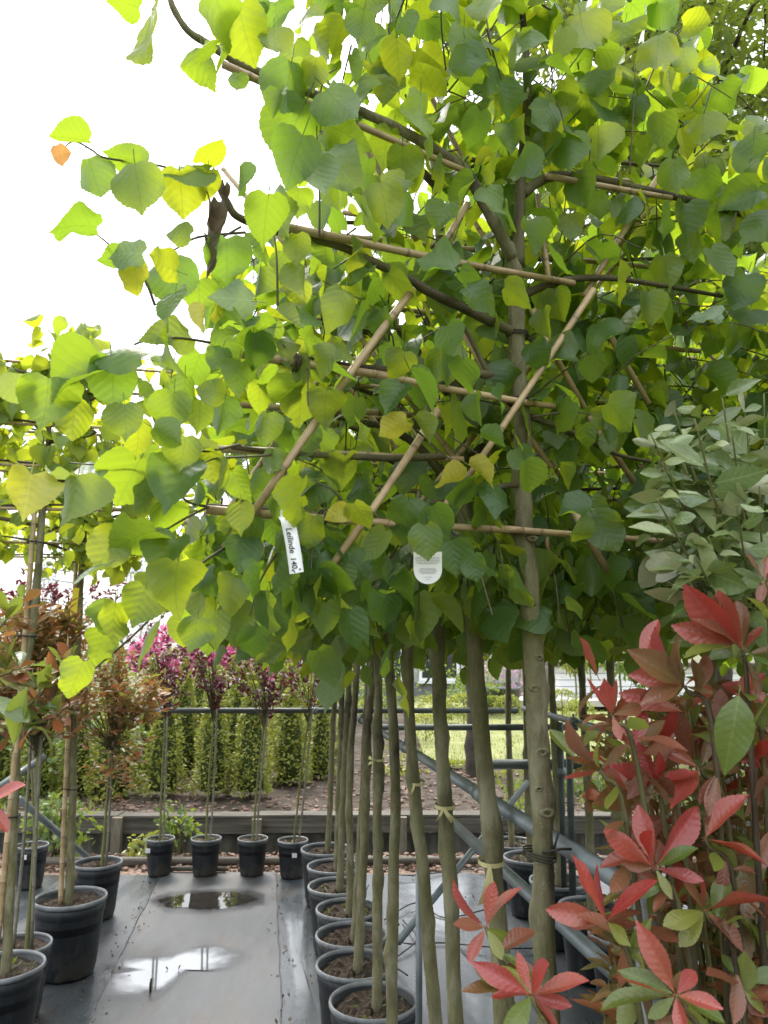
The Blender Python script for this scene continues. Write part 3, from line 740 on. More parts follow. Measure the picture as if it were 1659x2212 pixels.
# --- box balls on the lawn
def ball_mesh(seed, r, n):
    def fn(g):
        d = rv(g).normalized(); d.z = abs(d.z) if d.z < -.6 else d.z
        return Vector((d.x * r, d.y * r, r * .82 + d.z * r * .82)) * g.uniform(.93, 1.0), d
    o = foliage('crown', 'silver_lo', 'box', leaf_cloud(random.Random(seed), n, fn, .05), loc=(0, 0, 0)); me = o.data; bpy.data.objects.remove(o); return me
BALL = ball_mesh(5, .36, 900)
BALLS = [(940, 1548, 15.5, .9, 'left-hand dark box ball on the lawn between two linden trunks'), (1002, 1532, 15, 1.0, 'round box ball below the house window seen between trunks'),
         (1062, 1540, 17, .72, 'leftmost of the small pale box balls right of the thick trunk'), (1078, 1524, 19, .72, 'rear box ball in the cluster right of the thick trunk'),
         (1098, 1548, 16.5, .8, 'front box ball in the cluster beside the front linden trunk'), (1215, 1540, 17, .95, 'box ball on the lawn right of the front trunk'), (1252, 1552, 15, .8, 'box ball just left of the red whorls'),
         (920, 1560, 12.5, .7, 'low golden box ball left of the second trunk')]
for px, py, D, s, lb in BALLS:
    e = empty('box_ball', (P(px, py, D).x, D, .2), lb, 'shrub', 'box balls on the lawn'); e.scale = (s, s, s)
    o = bpy.data.objects.new('crown', BALL); COL.objects.link(o); o.parent = e; o['kind'] = 'stuff'
    o = bpy.data.objects.new('stem', STEM); COL.objects.link(o); o.parent = e
# --- loose shrubs
def shrub(name, px, py, D, rx, rz, n, size, mat, label, kind='silver_lo', z0=None, cat='shrub', ry=None, group=None):
    c = P(px, py, D); ry = ry or rx; base = Vector((c.x, c.y, zbank(c.x, c.y) if z0 is None else z0)); rng = random.Random(int(px * 3 + py))
    e = empty(name, base, label, cat, group); lob = [(rv(rng, .55), rng.uniform(.4, .65)) for _ in range(9)]
    def fn(g):
        l, s = g.choice(lob); d = rv(g).normalized(); q = l * .7 + d * s * g.uniform(.6, 1)
        return Vector((c.x + q.x * rx, c.y + q.y * ry, max(base.z + .03, c.z + q.z * rz))), (q.normalized() if q.length > .01 else d)
    foliage('crown', kind, mat, leaf_cloud(rng, n, fn, size), e)
    b = MB()
    for _ in range(6):
        l, s = rng.choice(lob); q = Vector((c.x + l.x * rx * .6, c.y + l.y * ry * .6, c.z + l.z * rz * .6))
        b.tube(smooth_path([base + Vector((rng.gauss(0, .03), rng.gauss(0, .03), -.05)), base.lerp(q, .5) + rv(rng, .03), q], 4), lin(.014, .005, 9), 5)
    b.build('stems', 'twig', e); return e
rh = shrub('rhododendron', 455, 1440, 15.5, 1.3, .6, 1100, .10, 'box', 'bright pink flowering rhododendron behind the wine-red trees', z0=.1)
rng = random.Random(77); c = P(455, 1425, 15.2); it = []
for _ in range(150):
    d = rv(rng).normalized(); d.y = -abs(d.y); q = Vector((c.x + d.x * 1.45, c.y + d.y * .8, c.z + .05 + d.z * .6))
    for _ in range(16):
        e = rv(rng).normalized(); it.append((q + e * .07, e, d, rng.uniform(.10, .16)))
foliage('flowers', 'silver_lo', 'pink', it, rh)
sh2 = shrub('rhododendron', 1075, 1480, 18.5, .55, .5, 300, .09, 'box', 'pale lilac flowering shrub beside the front linden trunk', z0=.2)
it = []; c = P(1075, 1475, 18.2)
for _ in range(50):
    d = rv(rng).normalized(); d.y = -abs(d.y); q = Vector((c.x + d.x * .62, c.y + d.y * .5, c.z + d.z * .5))
    for _ in range(12): e = rv(rng).normalized(); it.append((q + e * .06, e, d, rng.uniform(.06, .1)))
foliage('flowers', 'silver_lo', 'lilac', it, sh2)
shrub('yellow_shrub', 575, 1528, 12.5, 1.2, .28, 1100, .08, 'box', 'broad golden-leaved shrub behind the third wine-red tree')
shrub('yellow_shrub', 690, 1490, 13.5, .9, .4, 900, .08, 'box', 'golden-leaved shrub left of the linden trunks behind the rail')
shrub('green_shrub', 800, 1500, 16, 1.2, .5, 1000, .09, 'weed', 'loose green shrub glimpsed between the rear linden trunks')
shrub('green_shrub', 1010, 1475, 18, .45, .5, 500, .09, 'weed', 'bright green rounded shrub under the house window', z0=.2)
shrub('green_shrub', 1000, 1515, 17, .8, .35, 700, .09, 'weed', 'low bright green plants spreading below the window shrub', z0=.2)
shrub('green_shrub', 250, 1600, 9.5, .8, .6, 1100, .08, 'weed', 'leafy green bush behind the left poles and photinia')
shrub('green_shrub', 60, 1650, 8.8, 1.0, .6, 1300, .08, 'weed', 'bright green bush at the left edge behind the poles')
shrub('green_shrub', -180, 1600, 9.5, 1.2, .8, 800, .09, 'weed', 'green bush cut off by the left edge')
shrub('green_shrub', 870, 1670, 9.6, .28, .25, 380, .05, 'box', 'small dark bush on the bank between the middle trunks')
shrub('green_shrub', 1300, 1660, 8.6, .8, .5, 1200, .07, 'weed', 'dense dark green undergrowth behind the red photinia', z0=.1)
shrub('green_shrub', 1520, 1640, 8.6, .9, .6, 900, .08, 'weed', 'green undergrowth at the right edge behind the photinia', z0=.1)
shrub('green_shrub', 1120, 1760, 7.9, .35, .22, 400, .06, 'weed', 'weeds on the bank right of the front trunk', z0=.1)
shrub('green_shrub', 980, 1690, 10.0, .16, .18, 200, .05, 'box', 'tiny dark bush on the lawn between second and third trunk', z0=.2)
shrub('weed_plant', 385, 1800, 6.6, .16, .17, 220, .055, 'weed', 'leafy green weed growing behind the leftmost back pot', z0=0, cat='plant')
shrub('weed_plant', 310, 1820, 6.6, .15, .1, 140, .05, 'box', 'yellowish weed trailing left of the back pots', z0=0, cat='plant')
shrub('weed_plant', 130, 1760, 6.5, .3, .28, 420, .06, 'weed', 'tall tangle of weeds behind the left pots', z0=0, cat='plant')
# --- lollipop standards right
for px, py, D, r, lb in ((1240, 1420, 17, .33, 'small golden-leaved lollipop tree right of the front trunk'), (1272, 1415, 19, .3, 'small dark lollipop tree beside the golden one'),
                         (1335, 1415, 14, .36, 'broad-leaved pale green lollipop tree between dark trunks'), (1400, 1445, 13.5, .36, 'rightmost green lollipop tree behind the photinia')):
    c = P(px, py, D); e = empty('lollipop_tree', (c.x, c.y, .2), lb, 'tree', 'lollipop trees in the far garden'); rng = random.Random(px)
    def fn(g):
        d = rv(g).normalized(); return c + d * r * g.uniform(.5, 1.05), d
    foliage('crown', 'photinia_lo', 'box' if D == 17 else 'weed', leaf_cloud(rng, 420, fn, .12), e)
    b = MB(); b.tube([(c.x, c.y, .15), (c.x + .02, c.y, (c.z + .2) / 2), (c.x, c.y, c.z)], [.025, .02, .018], 7); b.build('trunk', 'twig_green', e)
# --- house far behind the lawn
hy = 24.0; h0 = P(560, 1450, hy).x; h1 = P(1120, 1450, hy).x
house = empty('house', ((h0 + h1) / 2, hy, .1), 'low house with brown brick and white window frames beyond the lawn', 'house')
b = MB(); b.box(((h0 + h1) / 2, hy + 3, 1.75), (h1 - h0, 6, 3.1)); b.build('wall', 'house_wall', house, False)
b = MB(); b.box((P(655, 1450, hy).x, hy - .03, 1.7), (P(705, 1450, hy).x - P(560, 1450, hy).x, .06, 3.0)); b.build('brick_panel', 'brick_wall', house, False)
b = MB(); b.box(((h0 + h1) / 2, hy - .05, .35), (h1 - h0 + .2, .1, .5)); b.build('plinth', 'plinth', house, False)
b = MB(); b.add([(h0 - .5, hy - .6, 3.2), (h1 + .5, hy - .6, 3.2), (h1 + .5, hy + 6.6, 3.2), (h0 - .5, hy + 6.6, 3.2), (h0 - .5, hy + 3, 5.6), (h1 + .5, hy + 3, 5.6)],
               [(0, 1, 5, 4), (2, 3, 4, 5), (0, 4, 3), (1, 2, 5), (0, 3, 2, 1)]); b.build('roof', 'roof', house, False)
for x0, x1, zt in ((702, 772, 2.5), (800, 872, 2.5), (905, 992, 2.5), (996, 1042, 2.5)):
    xa, xb = P(x0, 1440, hy).x, P(x1, 1440, hy).x; zb = P(900, 1471, hy).z; w = .09
    wnd = empty('window', ((xa + xb) / 2, hy - .06, zb)); wnd.parent = house; wnd.location = wloc(wnd) - wloc(house)
    b = MB(); b.box(((xa + xb) / 2, hy - .055, (zb + zt) / 2), (xb - xa - w, .02, zt - zb - w)); b.build('pane', 'glass', wnd, False)
    b = MB()
    b.box((xa + w / 2, hy - .07, (zb + zt) / 2), (w, .08, zt - zb)); b.box((xb - w / 2, hy - .07, (zb + zt) / 2), (w, .08, zt - zb))
    b.box(((xa + xb) / 2, hy - .07, zb + w / 2), (xb - xa - 2 * w, .08, w)); b.box(((xa + xb) / 2, hy - .07, zt - w / 2), (xb - xa - 2 * w, .08, w)); b.build('frame', 'white_paint', wnd, False)
    b = MB(); b.box(((xa + xb) / 2, hy - .11, zb - .04), (xb - xa + .1, .18, .06)); b.build('sill', 'white_paint', wnd, False)
# --- white shed and terrace behind the lollipop trees
c0, c1 = P(1208, 1500, 20).x, P(1700, 1500, 20).x
sh = empty('white_shed', ((c0 + c1) / 2, 20, .5), 'white boarded low building behind the lollipop trees', 'shed')
zt = P(1300, 1440, 20).z; zb = P(1300, 1527, 20).z
for i in range(6):
    b = MB(); hh = (zt - zb) / 6; b.box(((c0 + c1) / 2, 20.5 + .012 * (i % 2), zb + hh * (i + .5)), (c1 - c0, 1.0, hh - .015)); b.build('board', 'white_paint', sh, False)
b = MB(); b.box(((c0 + c1) / 2, 20.5, zt + .05), (c1 - c0 + .3, 1.4, .08)); b.build('roof', 'roof', sh, False)
fx0, fx1 = P(1120, 1500, 21.5).x, P(1212, 1500, 21.5).x
fe = empty('board_fence', ((fx0 + fx1) / 2, 21.5, .2), 'grey vertical board fence left of the white building', 'fence')
nb = 12
for i in range(nb):
    b = MB(); w = (fx1 - fx0) / nb; b.box((fx0 + w * (i + .5), 21.5, 1.15 + .02 * math.sin(i * 2)), (w - .015, .03, 1.9)); b.build('board', 'grey_wood', fe, False)
b = MB(); b.box((P(1290, 1545, 18.5).x, 19.2, .36), (P(1480, 1540, 18.5).x - P(1120, 1540, 18.5).x, 1.6, .14))
tag(b.build('terrace', 'pale_stone', None, False), kind='structure')
for i, px in enumerate((1056, 1098)):
    p = P(px, 1515, 17.6); e = empty('garden_planter', (p.x, 17.6, .2), ('left' if i == 0 else 'right') + ' of the two grey tubs under the lilac shrub', 'planter', 'grey tubs')
    b = MB(); b.lathe([(.0, .21), (.2, .21), (.27, .72), (.29, .72), (.29, .78), (.25, .78), (.24, .7), (0, .7)], 20, (p.x, 17.6, 0)); b.build('tub', 'grey_plastic', e)
p = P(1172, 1500, 18.9); e = empty('watering_can', (p.x, 18.9, .43), 'zinc watering can on the pale terrace', 'watering can')
b = MB(); b.lathe([(0, .0), (.13, .0), (.14, .02), (.13, .26), (.11, .28), (.0, .28)], 18, (p.x, 18.9, .435)); b.build('body', 'zinc', e)
b = MB(); b.tube([(p.x - .11, 18.9, .50), (p.x - .25, 18.9, .62), (p.x - .36, 18.9, .76)], [.03, .022, .018], 8); b.tube([(p.x - .35, 18.9, .75), (p.x - .40, 18.9, .79)], [.02, .05], 8); b.build('spout', 'zinc', e)
b = MB(); b.tube([(p.x + .12, 18.9, .50), (p.x + .24, 18.9, .62), (p.x + .2, 18.9, .76), (p.x + .02, 18.9, .80), (p.x - .06, 18.9, .71)], .012, 6); b.build('handle', 'zinc', e)
# picket rail at right
pk = empty('picket_fence', (P(1440, 1540, 12).x, 12, .2), 'row of pale short pickets behind the red leaves', 'fence')
for i in range(14):
    x = P(1330, 1540, 12).x + i * .16; b = MB(); b.box((x, 12, .62), (.05, .03, .8)); b.build('picket', 'grey_wood' if i % 3 else 'white_paint', pk, False)
b = MB(); b.box((P(1330, 1540, 12).x + 1.05, 12.03, .8), (2.3, .025, .06)); b.build('rail', 'grey_wood', pk, False)

# --- power pylons far away
for px, ph, lb in ((283, 1195, 'faint lattice power pylon right of the left linden'), (92, 1215, 'faint lattice power pylon behind the leaning left trunk')):
    D = 150; base = P(px, 1405, D); top = P(px, ph, D); e = empty('power_pylon', (base.x, D, 0), lb, 'pylon', 'distant power pylons')
    b = MB(); H = top.z; w0, w1 = 3.0, .7
    def cor(t, i): w = w0 + (w1 - w0) * t; return Vector((base.x + w * (1, 1, -1, -1)[i], D + w * (1, -1, -1, 1)[i], H * t))
    for i in range(4):
        b.tube([cor(0, i), cor(1, i)], .16, 4)
        for k in range(8):
            t0, t1 = k / 8, (k + 1) / 8; b.tube([cor(t0, i), cor(t1, (i + 1) % 4)], .09, 4); b.tube([cor(t1, i), cor(t0, (i + 1) % 4)], .09, 4)
    b.build('tower', 'pylon', e)
    b = MB()
    for t, w in ((.78, 5), (.9, 4)): b.tube([(base.x - w, D, H * t), (base.x, D, H * t + .8), (base.x + w, D, H * t)], .2, 4)
    b.build('cross_arm', 'pylon', e)

# --- tall feathery tree behind the right-hand row, and a darker one further left
def big_tree(name, label, px, D, H, regions, mat, seed, n, size, trunk_r):
    rng = random.Random(seed); bx = P(px, 900, D).x; e = empty(name, (bx, D, .05), label, 'tree')
    pth = [Vector((bx, D, 0)), Vector((bx + .1, D, H * .4)), Vector((bx - .05, D, H * .75)), Vector((bx + .05, D, H))]
    trunk_obj(pth, trunk_r, trunk_r * .25, e, 'bough', rng, 8, step=.12)
    it = []
    for (x0, y0, x1, y1, cnt) in regions:
        for _ in range(cnt):
            q = P(rng.uniform(x0, x1), rng.uniform(y0, y1), D + rng.uniform(-1.6, 1.6))
            q2 = q + Vector((rng.gauss(0, .35), rng.gauss(0, .35), rng.gauss(-.12, .15)))
            b = MB(); s = Vector((bx, D, min(H * .97, max(1.5, q.z + rng.uniform(-.9, .3)))))
            path = smooth_path([s, s.lerp(q, .55) + Vector((0, 0, .12)), q, q2], 4); b.tube(path, lin(.03, .005, len(path)), 5, False)
            b.build('limb', 'bough', e)
            for _ in range(n):
                t = rng.random() ** .6; p = path[min(len(path) - 1, int(t * len(path)))] if t > .45 else q.lerp(q2, rng.random())
                p = p + rv(rng, .16); o = Vector((rng.gauss(0, 1), rng.gauss(0, 1), -.3)).normalized()
                it.append((p, o, Vector((0, 0, 1)) + rv(rng, .4), size * rng.uniform(.6, 1.4)))
    foliage('crown', 'photinia_lo', mat, it, e)
big_tree('larch_tree', 'tall feathery green tree behind the upper right linden foliage', 1500, 6.6, 9.5,
         [(1380, -120, 1720, 120, 15), (1480, 120, 1720, 420, 20), (1280, -60, 1480, 160, 9), (1240, 380, 1660, 760, 22), (1020, -80, 1280, 100, 8), (1560, 300, 1720, 700, 9), (1180, 150, 1500, 420, 14)], 'larch', 3, 300, .09, .11)
big_tree('conifer_tree', 'blue-green conifer glimpsed above the linden top', 1010, 9.5, 10.5, [(870, -100, 1080, 80, 10), (1000, 10, 1140, 160, 5)], 'pine', 4, 110, .13, .12)

# ================================================================== PIPE RAILS
def pipe(pts, r, mat, label, name='pipe_rail', group='scaffold pipe frame', couplers=()):
    e = empty(name, pts[0], label, 'pipe', group); b = MB(); b.tube(pts, r, 12); b.build('pipe', mat, e)
    for t in couplers:
        c = Vector(pts[0]).lerp(Vector(pts[-1]), t); d = (Vector(pts[-1]) - Vector(pts[0])).normalized()
        b = MB(); b.tube([c - d * .025, c + d * .025], r * 1.35, 12); b.tube([c + Vector((0, 0, r)), c + Vector((0, 0, r * 2.2))], r * .35, 6); b.build('coupler', 'steel', e)
    return e
zr = 1.16; yr = 6.28
pipe([P(240, 1535, yr), P(1120, 1535, yr)], .021, 'steel_dark', 'long dark horizontal rail behind the wine-red trees', couplers=(.12, .5, .9))
pipe([P(800, 1571, 6.0), P(1248, 1571, 5.3)], .022, 'steel_dark', 'dark level rail crossing behind the middle trunks, upper of two')
pipe([P(1040, 1651, 5.3), P(1262, 1651, 4.9)], .032, 'steel_dark', 'thick dark level rail behind the front trunk, lower of two')
zz = 1.31
ra, rb_ = row1(5.6) + Vector((.06, 0, 1.24)), row1(1.14) + Vector((.07, 0, 1.322))
pipe([ra, ra.lerp(rb_, .5), rb_], .0145, 'steel', 'long grey rail running along the linden trunks towards the viewer', couplers=(.3, .6, .83))
pipe([P(975, 1775, 2.9), P(1330, 2105, 1.75)], .018, 'steel', 'grey slanting brace below the long rail, dropping to the right')
pipe([P(1140, 1690, 4.6), P(860, 2035, 3.6)], .016, 'steel', 'thin pale brace slanting down left between the trunks')
pipe([P(1130, 1530, 5.2), P(1290, 1572, 3.9), P(1480, 1622, 2.9)], .018, 'steel', 'pale upper rail running right behind the front trunk', couplers=(.45,))
pipe([P(1208, 1560, 4.7), P(1216, 1930, 4.7)], .024, 'steel_dark', 'dark upright post just right of the front trunk, left one of the pair', couplers=(.12, .3))
pipe([P(1228, 1560, 4.5), P(1238, 1950, 4.5)], .020, 'steel_dark', 'dark upright post just right of the front trunk, right one of the pair')
pipe([P(905, 1880, 2.45), P(905, 2330, 2.45)], .010, 'steel', 'slim grey upright pipe between two near trunks')
pipe([rb_ + Vector((.012, -.02, .03)), Vector((rb_.x + .012, rb_.y - .02, 0))], .0165, 'steel', 'thick pale upright pipe behind the lower red leaves')
pipe([P(-60, 1590, 4.0), P(100, 1572, 4.3)], .022, 'steel_dark', 'dark level rail at the left edge behind the poles')
pipe([P(40, 1725, 4.9), P(200, 1862, 5.6)], .020, 'steel', 'pale brace slanting down right behind the left pots')
pipe([P(-20, 1712, 4.6), P(95, 1635, 5.0)], .020, 'steel', 'pale brace slanting up right at the left edge')
pipe([P(1000, 2055, 3.2), P(1105, 2165, 2.85)], .008, 'steel', 'thin pale rod lying on the wet cloth beneath the near trunks', 'metal_rod')
for (a, b_, r, m, lb) in (((80, 2102), (150, 2100), .016, 'steel', 'grey pipe offcut on the cloth beside the left pots'), ((78, 2128), (134, 2113), .013, 'hose', 'black pipe offcut on the cloth beside the left pots')):
    p, q = G(*a), G(*b_); p.z = q.z = r + .002; e = tag((lambda bb: (bb.tube([p, q], r, 10), bb.build('pipe_offcut', m))[1])(MB()), lb, 'pipe')

# ================================================================== LINDEN ROWS
EDGE = [(-200, 660), (0, 640), (200, 605), (400, 585), (480, 500), (560, 470), (650, 400), (760, 330), (900, 340), (1050, 380), (1200, 380), (1330, 330), (1420, 430), (1500, 640), (1700, 900)]
def left_edge(y):
    for (a, xa), (b_, xb) in zip(EDGE, EDGE[1:]):
        if y <= b_: return xa + (xb - xa) * max(0, (y - a)) / (b_ - a)
    return 900
UP = Vector((0, 0, 1))

def linden_leaf_orient(rng, out):
    """out = unit vector away from the shoot; blades hang outwards and down with the upper side up and out"""
    t = (out * rng.uniform(.3, 1.0) + Vector((0, 0, -rng.uniform(.15, 1.1))) + rv(rng, .3)).normalized()
    n = UP * rng.uniform(.5, 1.0) + out * rng.uniform(.1, .8) + rv(rng, .28)
    return t, n
def grow_crown(rng, base, u, zs, hw, n_leaf, thick, size=.072, zdrop=.26):
    """shoots from the laterals; returns (twig paths, leaf items)"""
    w = Vector((-u.y, u.x, 0)); tw, lv = [], []
    guard = 0
    while len(lv) < n_leaf and guard < 4000:
        guard += 1
        s = rng.uniform(-hw, hw); z = rng.choice(zs + [zs[0]] if zdrop > .2 else zs) + rng.gauss(0, .03)
        p0 = base + u * s + UP * z
        d = w * rng.gauss(0, .8) + u * rng.gauss(0, .35) + u * (.5 * s / hw) + UP * rng.gauss(.15, .65)
        if z < zs[0] + .06 and rng.random() < .6: d.z = -abs(d.z) - .4
        d.normalize(); L = rng.uniform(.08, .26); d2 = (d + Vector((0, 0, -.35)) + rv(rng, .2)).normalized()
        path = [p0, p0 + d * L * .5, p0 + d * L * .5 + d2 * L * .5]
        q = proj(path[2])
        if q[0] < left_edge(q[1]) + 25: continue
        if abs((path[2] - p0).dot(w)) > thick: continue
        tw.append(path); k = rng.randint(3, 6)
        for i in range(k):
            t = (i + .7) / k; pp = path[0].lerp(path[1], t * 2) if t < .5 else path[1].lerp(path[2], t * 2 - 1)
            sd = d.cross(UP); sd = sd.normalized() if sd.length > .1 else u
            out = (sd * (1 if i % 2 else -1) + d * .35 + rv(rng, .25)).normalized()
            tt, nn = linden_leaf_orient(rng, out); sz = size * rng.uniform(.62, 1.22)
            bpos = pp + (out * .8 + tt * .5).normalized() * sz * .33
            q = proj(bpos + tt * sz * .6)
            if q[0] < left_edge(q[1]) + 12: continue
            if bpos.z < zs[0] - zdrop - .1: continue
            lv.append((bpos, tt, nn, sz))
    return tw, lv
def twig_mesh(paths, name, parent, r=.0019, mat='twig', kind='stuff'):
    b = MB()
    for p in paths: b.tube(smooth_path(p, 3), lin(r, r * .5, 3 * (len(p) - 1) + 1), 5, False)
    return tag(b.build(name, mat, parent), kind=kind)
def frame_canes(base, u, zs, hw, parent, rng, r=.0068, diag=True):
    w = Vector((-u.y, u.x, 0)); pts = []
    for li, z in enumerate(zs):
        j = rng.uniform(-.03, .03); cane(base + u * (-hw * (1 - .13 * li) - rng.uniform(-.03, .03)) + UP * (z + j), base + u * (hw + rng.uniform(-.03, .05)) + UP * (z + j + rng.uniform(-.02, .02)), r, parent, rng=rng)
    if diag:
        H = zs[-1] - zs[0]
        for s0, s1 in ((-hw * .95, -.02), (-.32 * hw, hw * .9), (hw * .95, .02), (.32 * hw, -hw * .9)):
            cane(base + u * s0 - w * .016 + UP * (zs[0] - .06), base + u * s1 - w * .016 + UP * (zs[0] + H * .85), r * .9, parent, rng=rng)

def linden(base, D_rank, path, u, zs, hw, n_obj, n_stuff, label, group, seed, r0=.023, mat='linden', lo='linden_lo', size=.072, thick=.27, diag=True, stake=None):
    rng = random.Random(seed); e = empty('linden_tree', base, label, 'tree', group)
    trunk_obj(path, r0, r0 * .72, e, 'bark', rng, 12)
    top = path[-1]; cb = Vector((top.x, top.y, 0))
    hw_ = hw
    for li, z in enumerate(zs[1:]):
        for sg in (-1, 1):
            hw = hw_ * (1 - .17 * (li + 1)) if sg < 0 else hw_
            b = MB(); p = smooth_path([cb + UP * (z - .12), cb + u * sg * .1 + UP * (z - .02), cb + u * sg * hw * .6 + UP * (z + .012) + rv(rng, .012), cb + u * sg * hw + UP * (z + .03)], 5)
            b.tube(p, lin(.011, .004, len(p)), 7); b.build('branch', 'bark_dark', e)
    hw = hw_
    b = MB(); p = smooth_path([top - UP * .05, cb + UP * zs[-1] + rv(rng, .02)], 8); b.tube(p, lin(r0 * .7, .006, len(p)), 8); b.build('leader', 'bark_dark', e)
    frame_canes(cb - Vector((-u.y, u.x, 0)) * .02, u, zs, hw, e, rng, diag=diag)
    tw, lv = grow_crown(rng, cb, u, zs, hw, n_obj + n_stuff, thick, size)
    twig_mesh(tw, 'twigs', e)
    # the ones nearest to the open front are single leaves
    lv.sort(key=lambda q: q[0].y + .3 * rng.random())
    for q in lv[:n_obj]: leaf_obj('linden', mat, *q, e)
    foliage('foliage', lo, mat, lv[n_obj:], e)
    return e
Z0 = [1.85, 2.09, 2.33, 2.56, 2.78]
# trunk course of the ten trees behind the front one: (depth, base px/py or None, x at y=1900, 1650, 1400)
COURSE = [(1.62, 1068, 1048, 1028), (2.0, 968, 955, 947), (2.38, 915, 893, 880), (2.77, 850, 851, 838), (3.18, 815, 817, 815), (3.52, 782, 792, 806), (3.86, 772, 785, 800), (4.22, 757, 757, 772), (4.6, 735, 745, 756), (5.0, 726, 733, 744), (5.4, 706, 716, 728)]
GR1 = 'potted linden trees in the near row'
for i, (D, xa, xb, xc) in enumerate(COURSE):
    pts = [P(xa, 1900, D), P(xb, 1650, D), P(xc, 1400, D)]
    lo_ = pts[0] + (pts[0] - pts[1]) * ((pts[0].z - .26) / (pts[1].z - pts[0].z)) if pts[1].z != pts[0].z else pts[0]
    base = Vector((lo_.x, lo_.y, .26)); topp = pts[2] + (pts[2] - pts[1]) * ((2.42 - pts[2].z) / (pts[2].z - pts[1].z)); topp.z = 2.42
    path = [base, pts[0], pts[1], pts[2], topp]
    rng = random.Random(100 + i); a = R(rng.uniform(10, 17)); u = Vector((math.cos(a), math.sin(a), 0))
    wob = [p + Vector((rng.gauss(0, .003), rng.gauss(0, .003), 0)) for p in path]
    zs = [z + rng.uniform(-.03, .03) for z in Z0]
    if i >= 1: zs = zs[:]
    linden(Vector((base.x, base.y, .0)) * 1, i, wob, u, zs, .56, 260 if i < 4 else 120, 560 if i < 4 else 560,
           f'espalier linden, {ORD[i + 1]} from the front in the near row', GR1, 200 + i, r0=.0205)
    pc = row1(D) if i >= 4 else Vector((base.x, base.y, 0)); pc = Vector((base.x - .01, base.y, 0))
    if i in (0, 1, 2, 3): pass
    pot((pc.x, pc.y, 0), .168, .34, f'black pot of the {ORD[i + 1]} linden from the front in the near row', 'pots of the near linden row', rng.uniform(0, 6), 0)
# second row to the right; its nearest trees are added to darken the right side
for i, D in enumerate((.75, 1.25, 1.75, 2.2, 2.6, 3.0, 3.4, 3.87, 4.25, 4.7, 5.2, 5.57)):
    q = row2(D); rng = random.Random(300 + i); a = R(rng.uniform(4, 14)); u = Vector((math.cos(a), math.sin(a), 0))
    base = Vector((q.x, q.y, 0)); path = [base + UP * .26, base + UP * 1.0 + rv(rng, .01), base + UP * 1.7 + rv(rng, .01), base + UP * 2.42]
    linden(base, i, path, u, [z + rng.uniform(-.04, .04) for z in Z0], .58, 60 if 2 < i < 6 else 0, 900, (f'shaded espalier linden, {ORD[i - 3]} from the front of those in view in the right-hand row' if i > 2 else f'added shade linden continuing the right-hand row past the right edge, {ORD[i]} from the viewer'), 'potted linden trees in the right-hand row', 400 + i, diag=2 < i < 6, thick=.26)
    pot((q.x, q.y, 0), .168, .34, (f'black pot of the {ORD[i - 3]} linden in view in the right-hand row' if i > 2 else f'black pot of an added shade linden beyond the right edge, {ORD[i]} from the viewer in the right-hand row'), 'pots of the right-hand linden row', rng.uniform(0, 6))

for i, D in enumerate((2.1, 2.7, 3.3, 3.9, 4.5)):  # outermost row, added to block light coming from the right
    q = row2(D) + Vector((1.2, 0, 0)); rng = random.Random(330 + i); u = Vector((math.cos(.1), math.sin(.1), 0)); base = Vector((q.x, q.y, 0))
    linden(base, i, [base + UP * .26, base + UP * 1.0 + rv(rng, .01), base + UP * 1.7, base + UP * 2.42], u, [z + rng.uniform(-.04, .04) for z in Z0], .6, 0, 620, f'added light-blocking espalier linden, {ORD[i]} from the front in the outermost right row', 'added light-blocking lindens in the outermost right row', 440 + i, diag=False, thick=.26)
    pot((q.x, q.y, 0), .168, .34, f'black pot of the {ORD[i]} added linden from the front in the outermost right row', 'pots of the added outermost right row', rng.uniform(0, 6))

# ------------------------------------------------------------------ the front linden, read off leaf by leaf
T0 = Vector((.245, 1.30, 0)); U0 = Vector((.91, .414, 0)).normalized(); W0 = Vector((.414, -.91, 0)).normalized()   # W0 points to the viewer
def FP(px, py, off=0.0):
    """point on the front tree's trellis plane, off metres nearer to the viewer"""
    o = Vector((0, 0, CAM_H)); d = ray(px, py); o0 = T0 + W0 * off
    k = (o0 - o).dot(W0) / d.dot(W0); return o + d * k
rng0 = random.Random(901)
front = empty('linden_tree', (P(1180, 2150, 1.3).x, 1.3, 0), 'frontmost espalier linden with speckled trunk on a bamboo trellis', 'tree', GR1)
tb = P(1180, 2150, 1.3); tpath = [Vector((tb.x + .012, 1.3, .24)), P(1181, 2150, 1.3), P(1170, 1830, 1.3), P(1158, 1500, 1.3), P(1140, 1230, 1.3), P(1128, 1000, 1.3), P(1116, 760, 1.3), P(1113, 600, 1.3), P(1095, 530, 1.3)]
trunk_obj(tpath, .0205, .0135, front, 'bark', rng0, 18, n=18, step=.012)
def branch(pts, r0, r1, mat='bark_dark', off=0.0, name='branch'):
    b = MB(); p = smooth_path([FP(x, y, off) for x, y in pts], 6)
    b.tube(p, [r * rng0.uniform(.93, 1.07) for r in lin(r0, r1, len(p))], 9); return b.build(name, mat, front)
branch([(1108, 560), (1078, 500), (1040, 430), (1000, 365), (900, 300), (800, 250), (700, 212), (590, 168), (520, 138), (450, 95), (405, 65), (372, 12), (365, -30)], .0115, .0045, 'bark', .0)
branch([(1118, 575), (1122, 480), (1126, 380), (1134, 290), (1140, 200), (1134, 90), (1120, -40)], .012, .006)
branch([(1128, 420), (1160, 395), (1200, 380), (1270, 384), (1400, 412), (1500, 436), (1600, 462), (1690, 480)], .0105, .006)
branch([(1110, 718), (1050, 690), (1000, 665), (930, 632), (870, 596), (810, 568), (730, 530), (620, 505), (520, 472), (492, 440), (470, 395)], .0095, .0055)
branch([(1125, 640), (1200, 610), (1300, 600), (1420, 615), (1560, 640)], .008, .004)
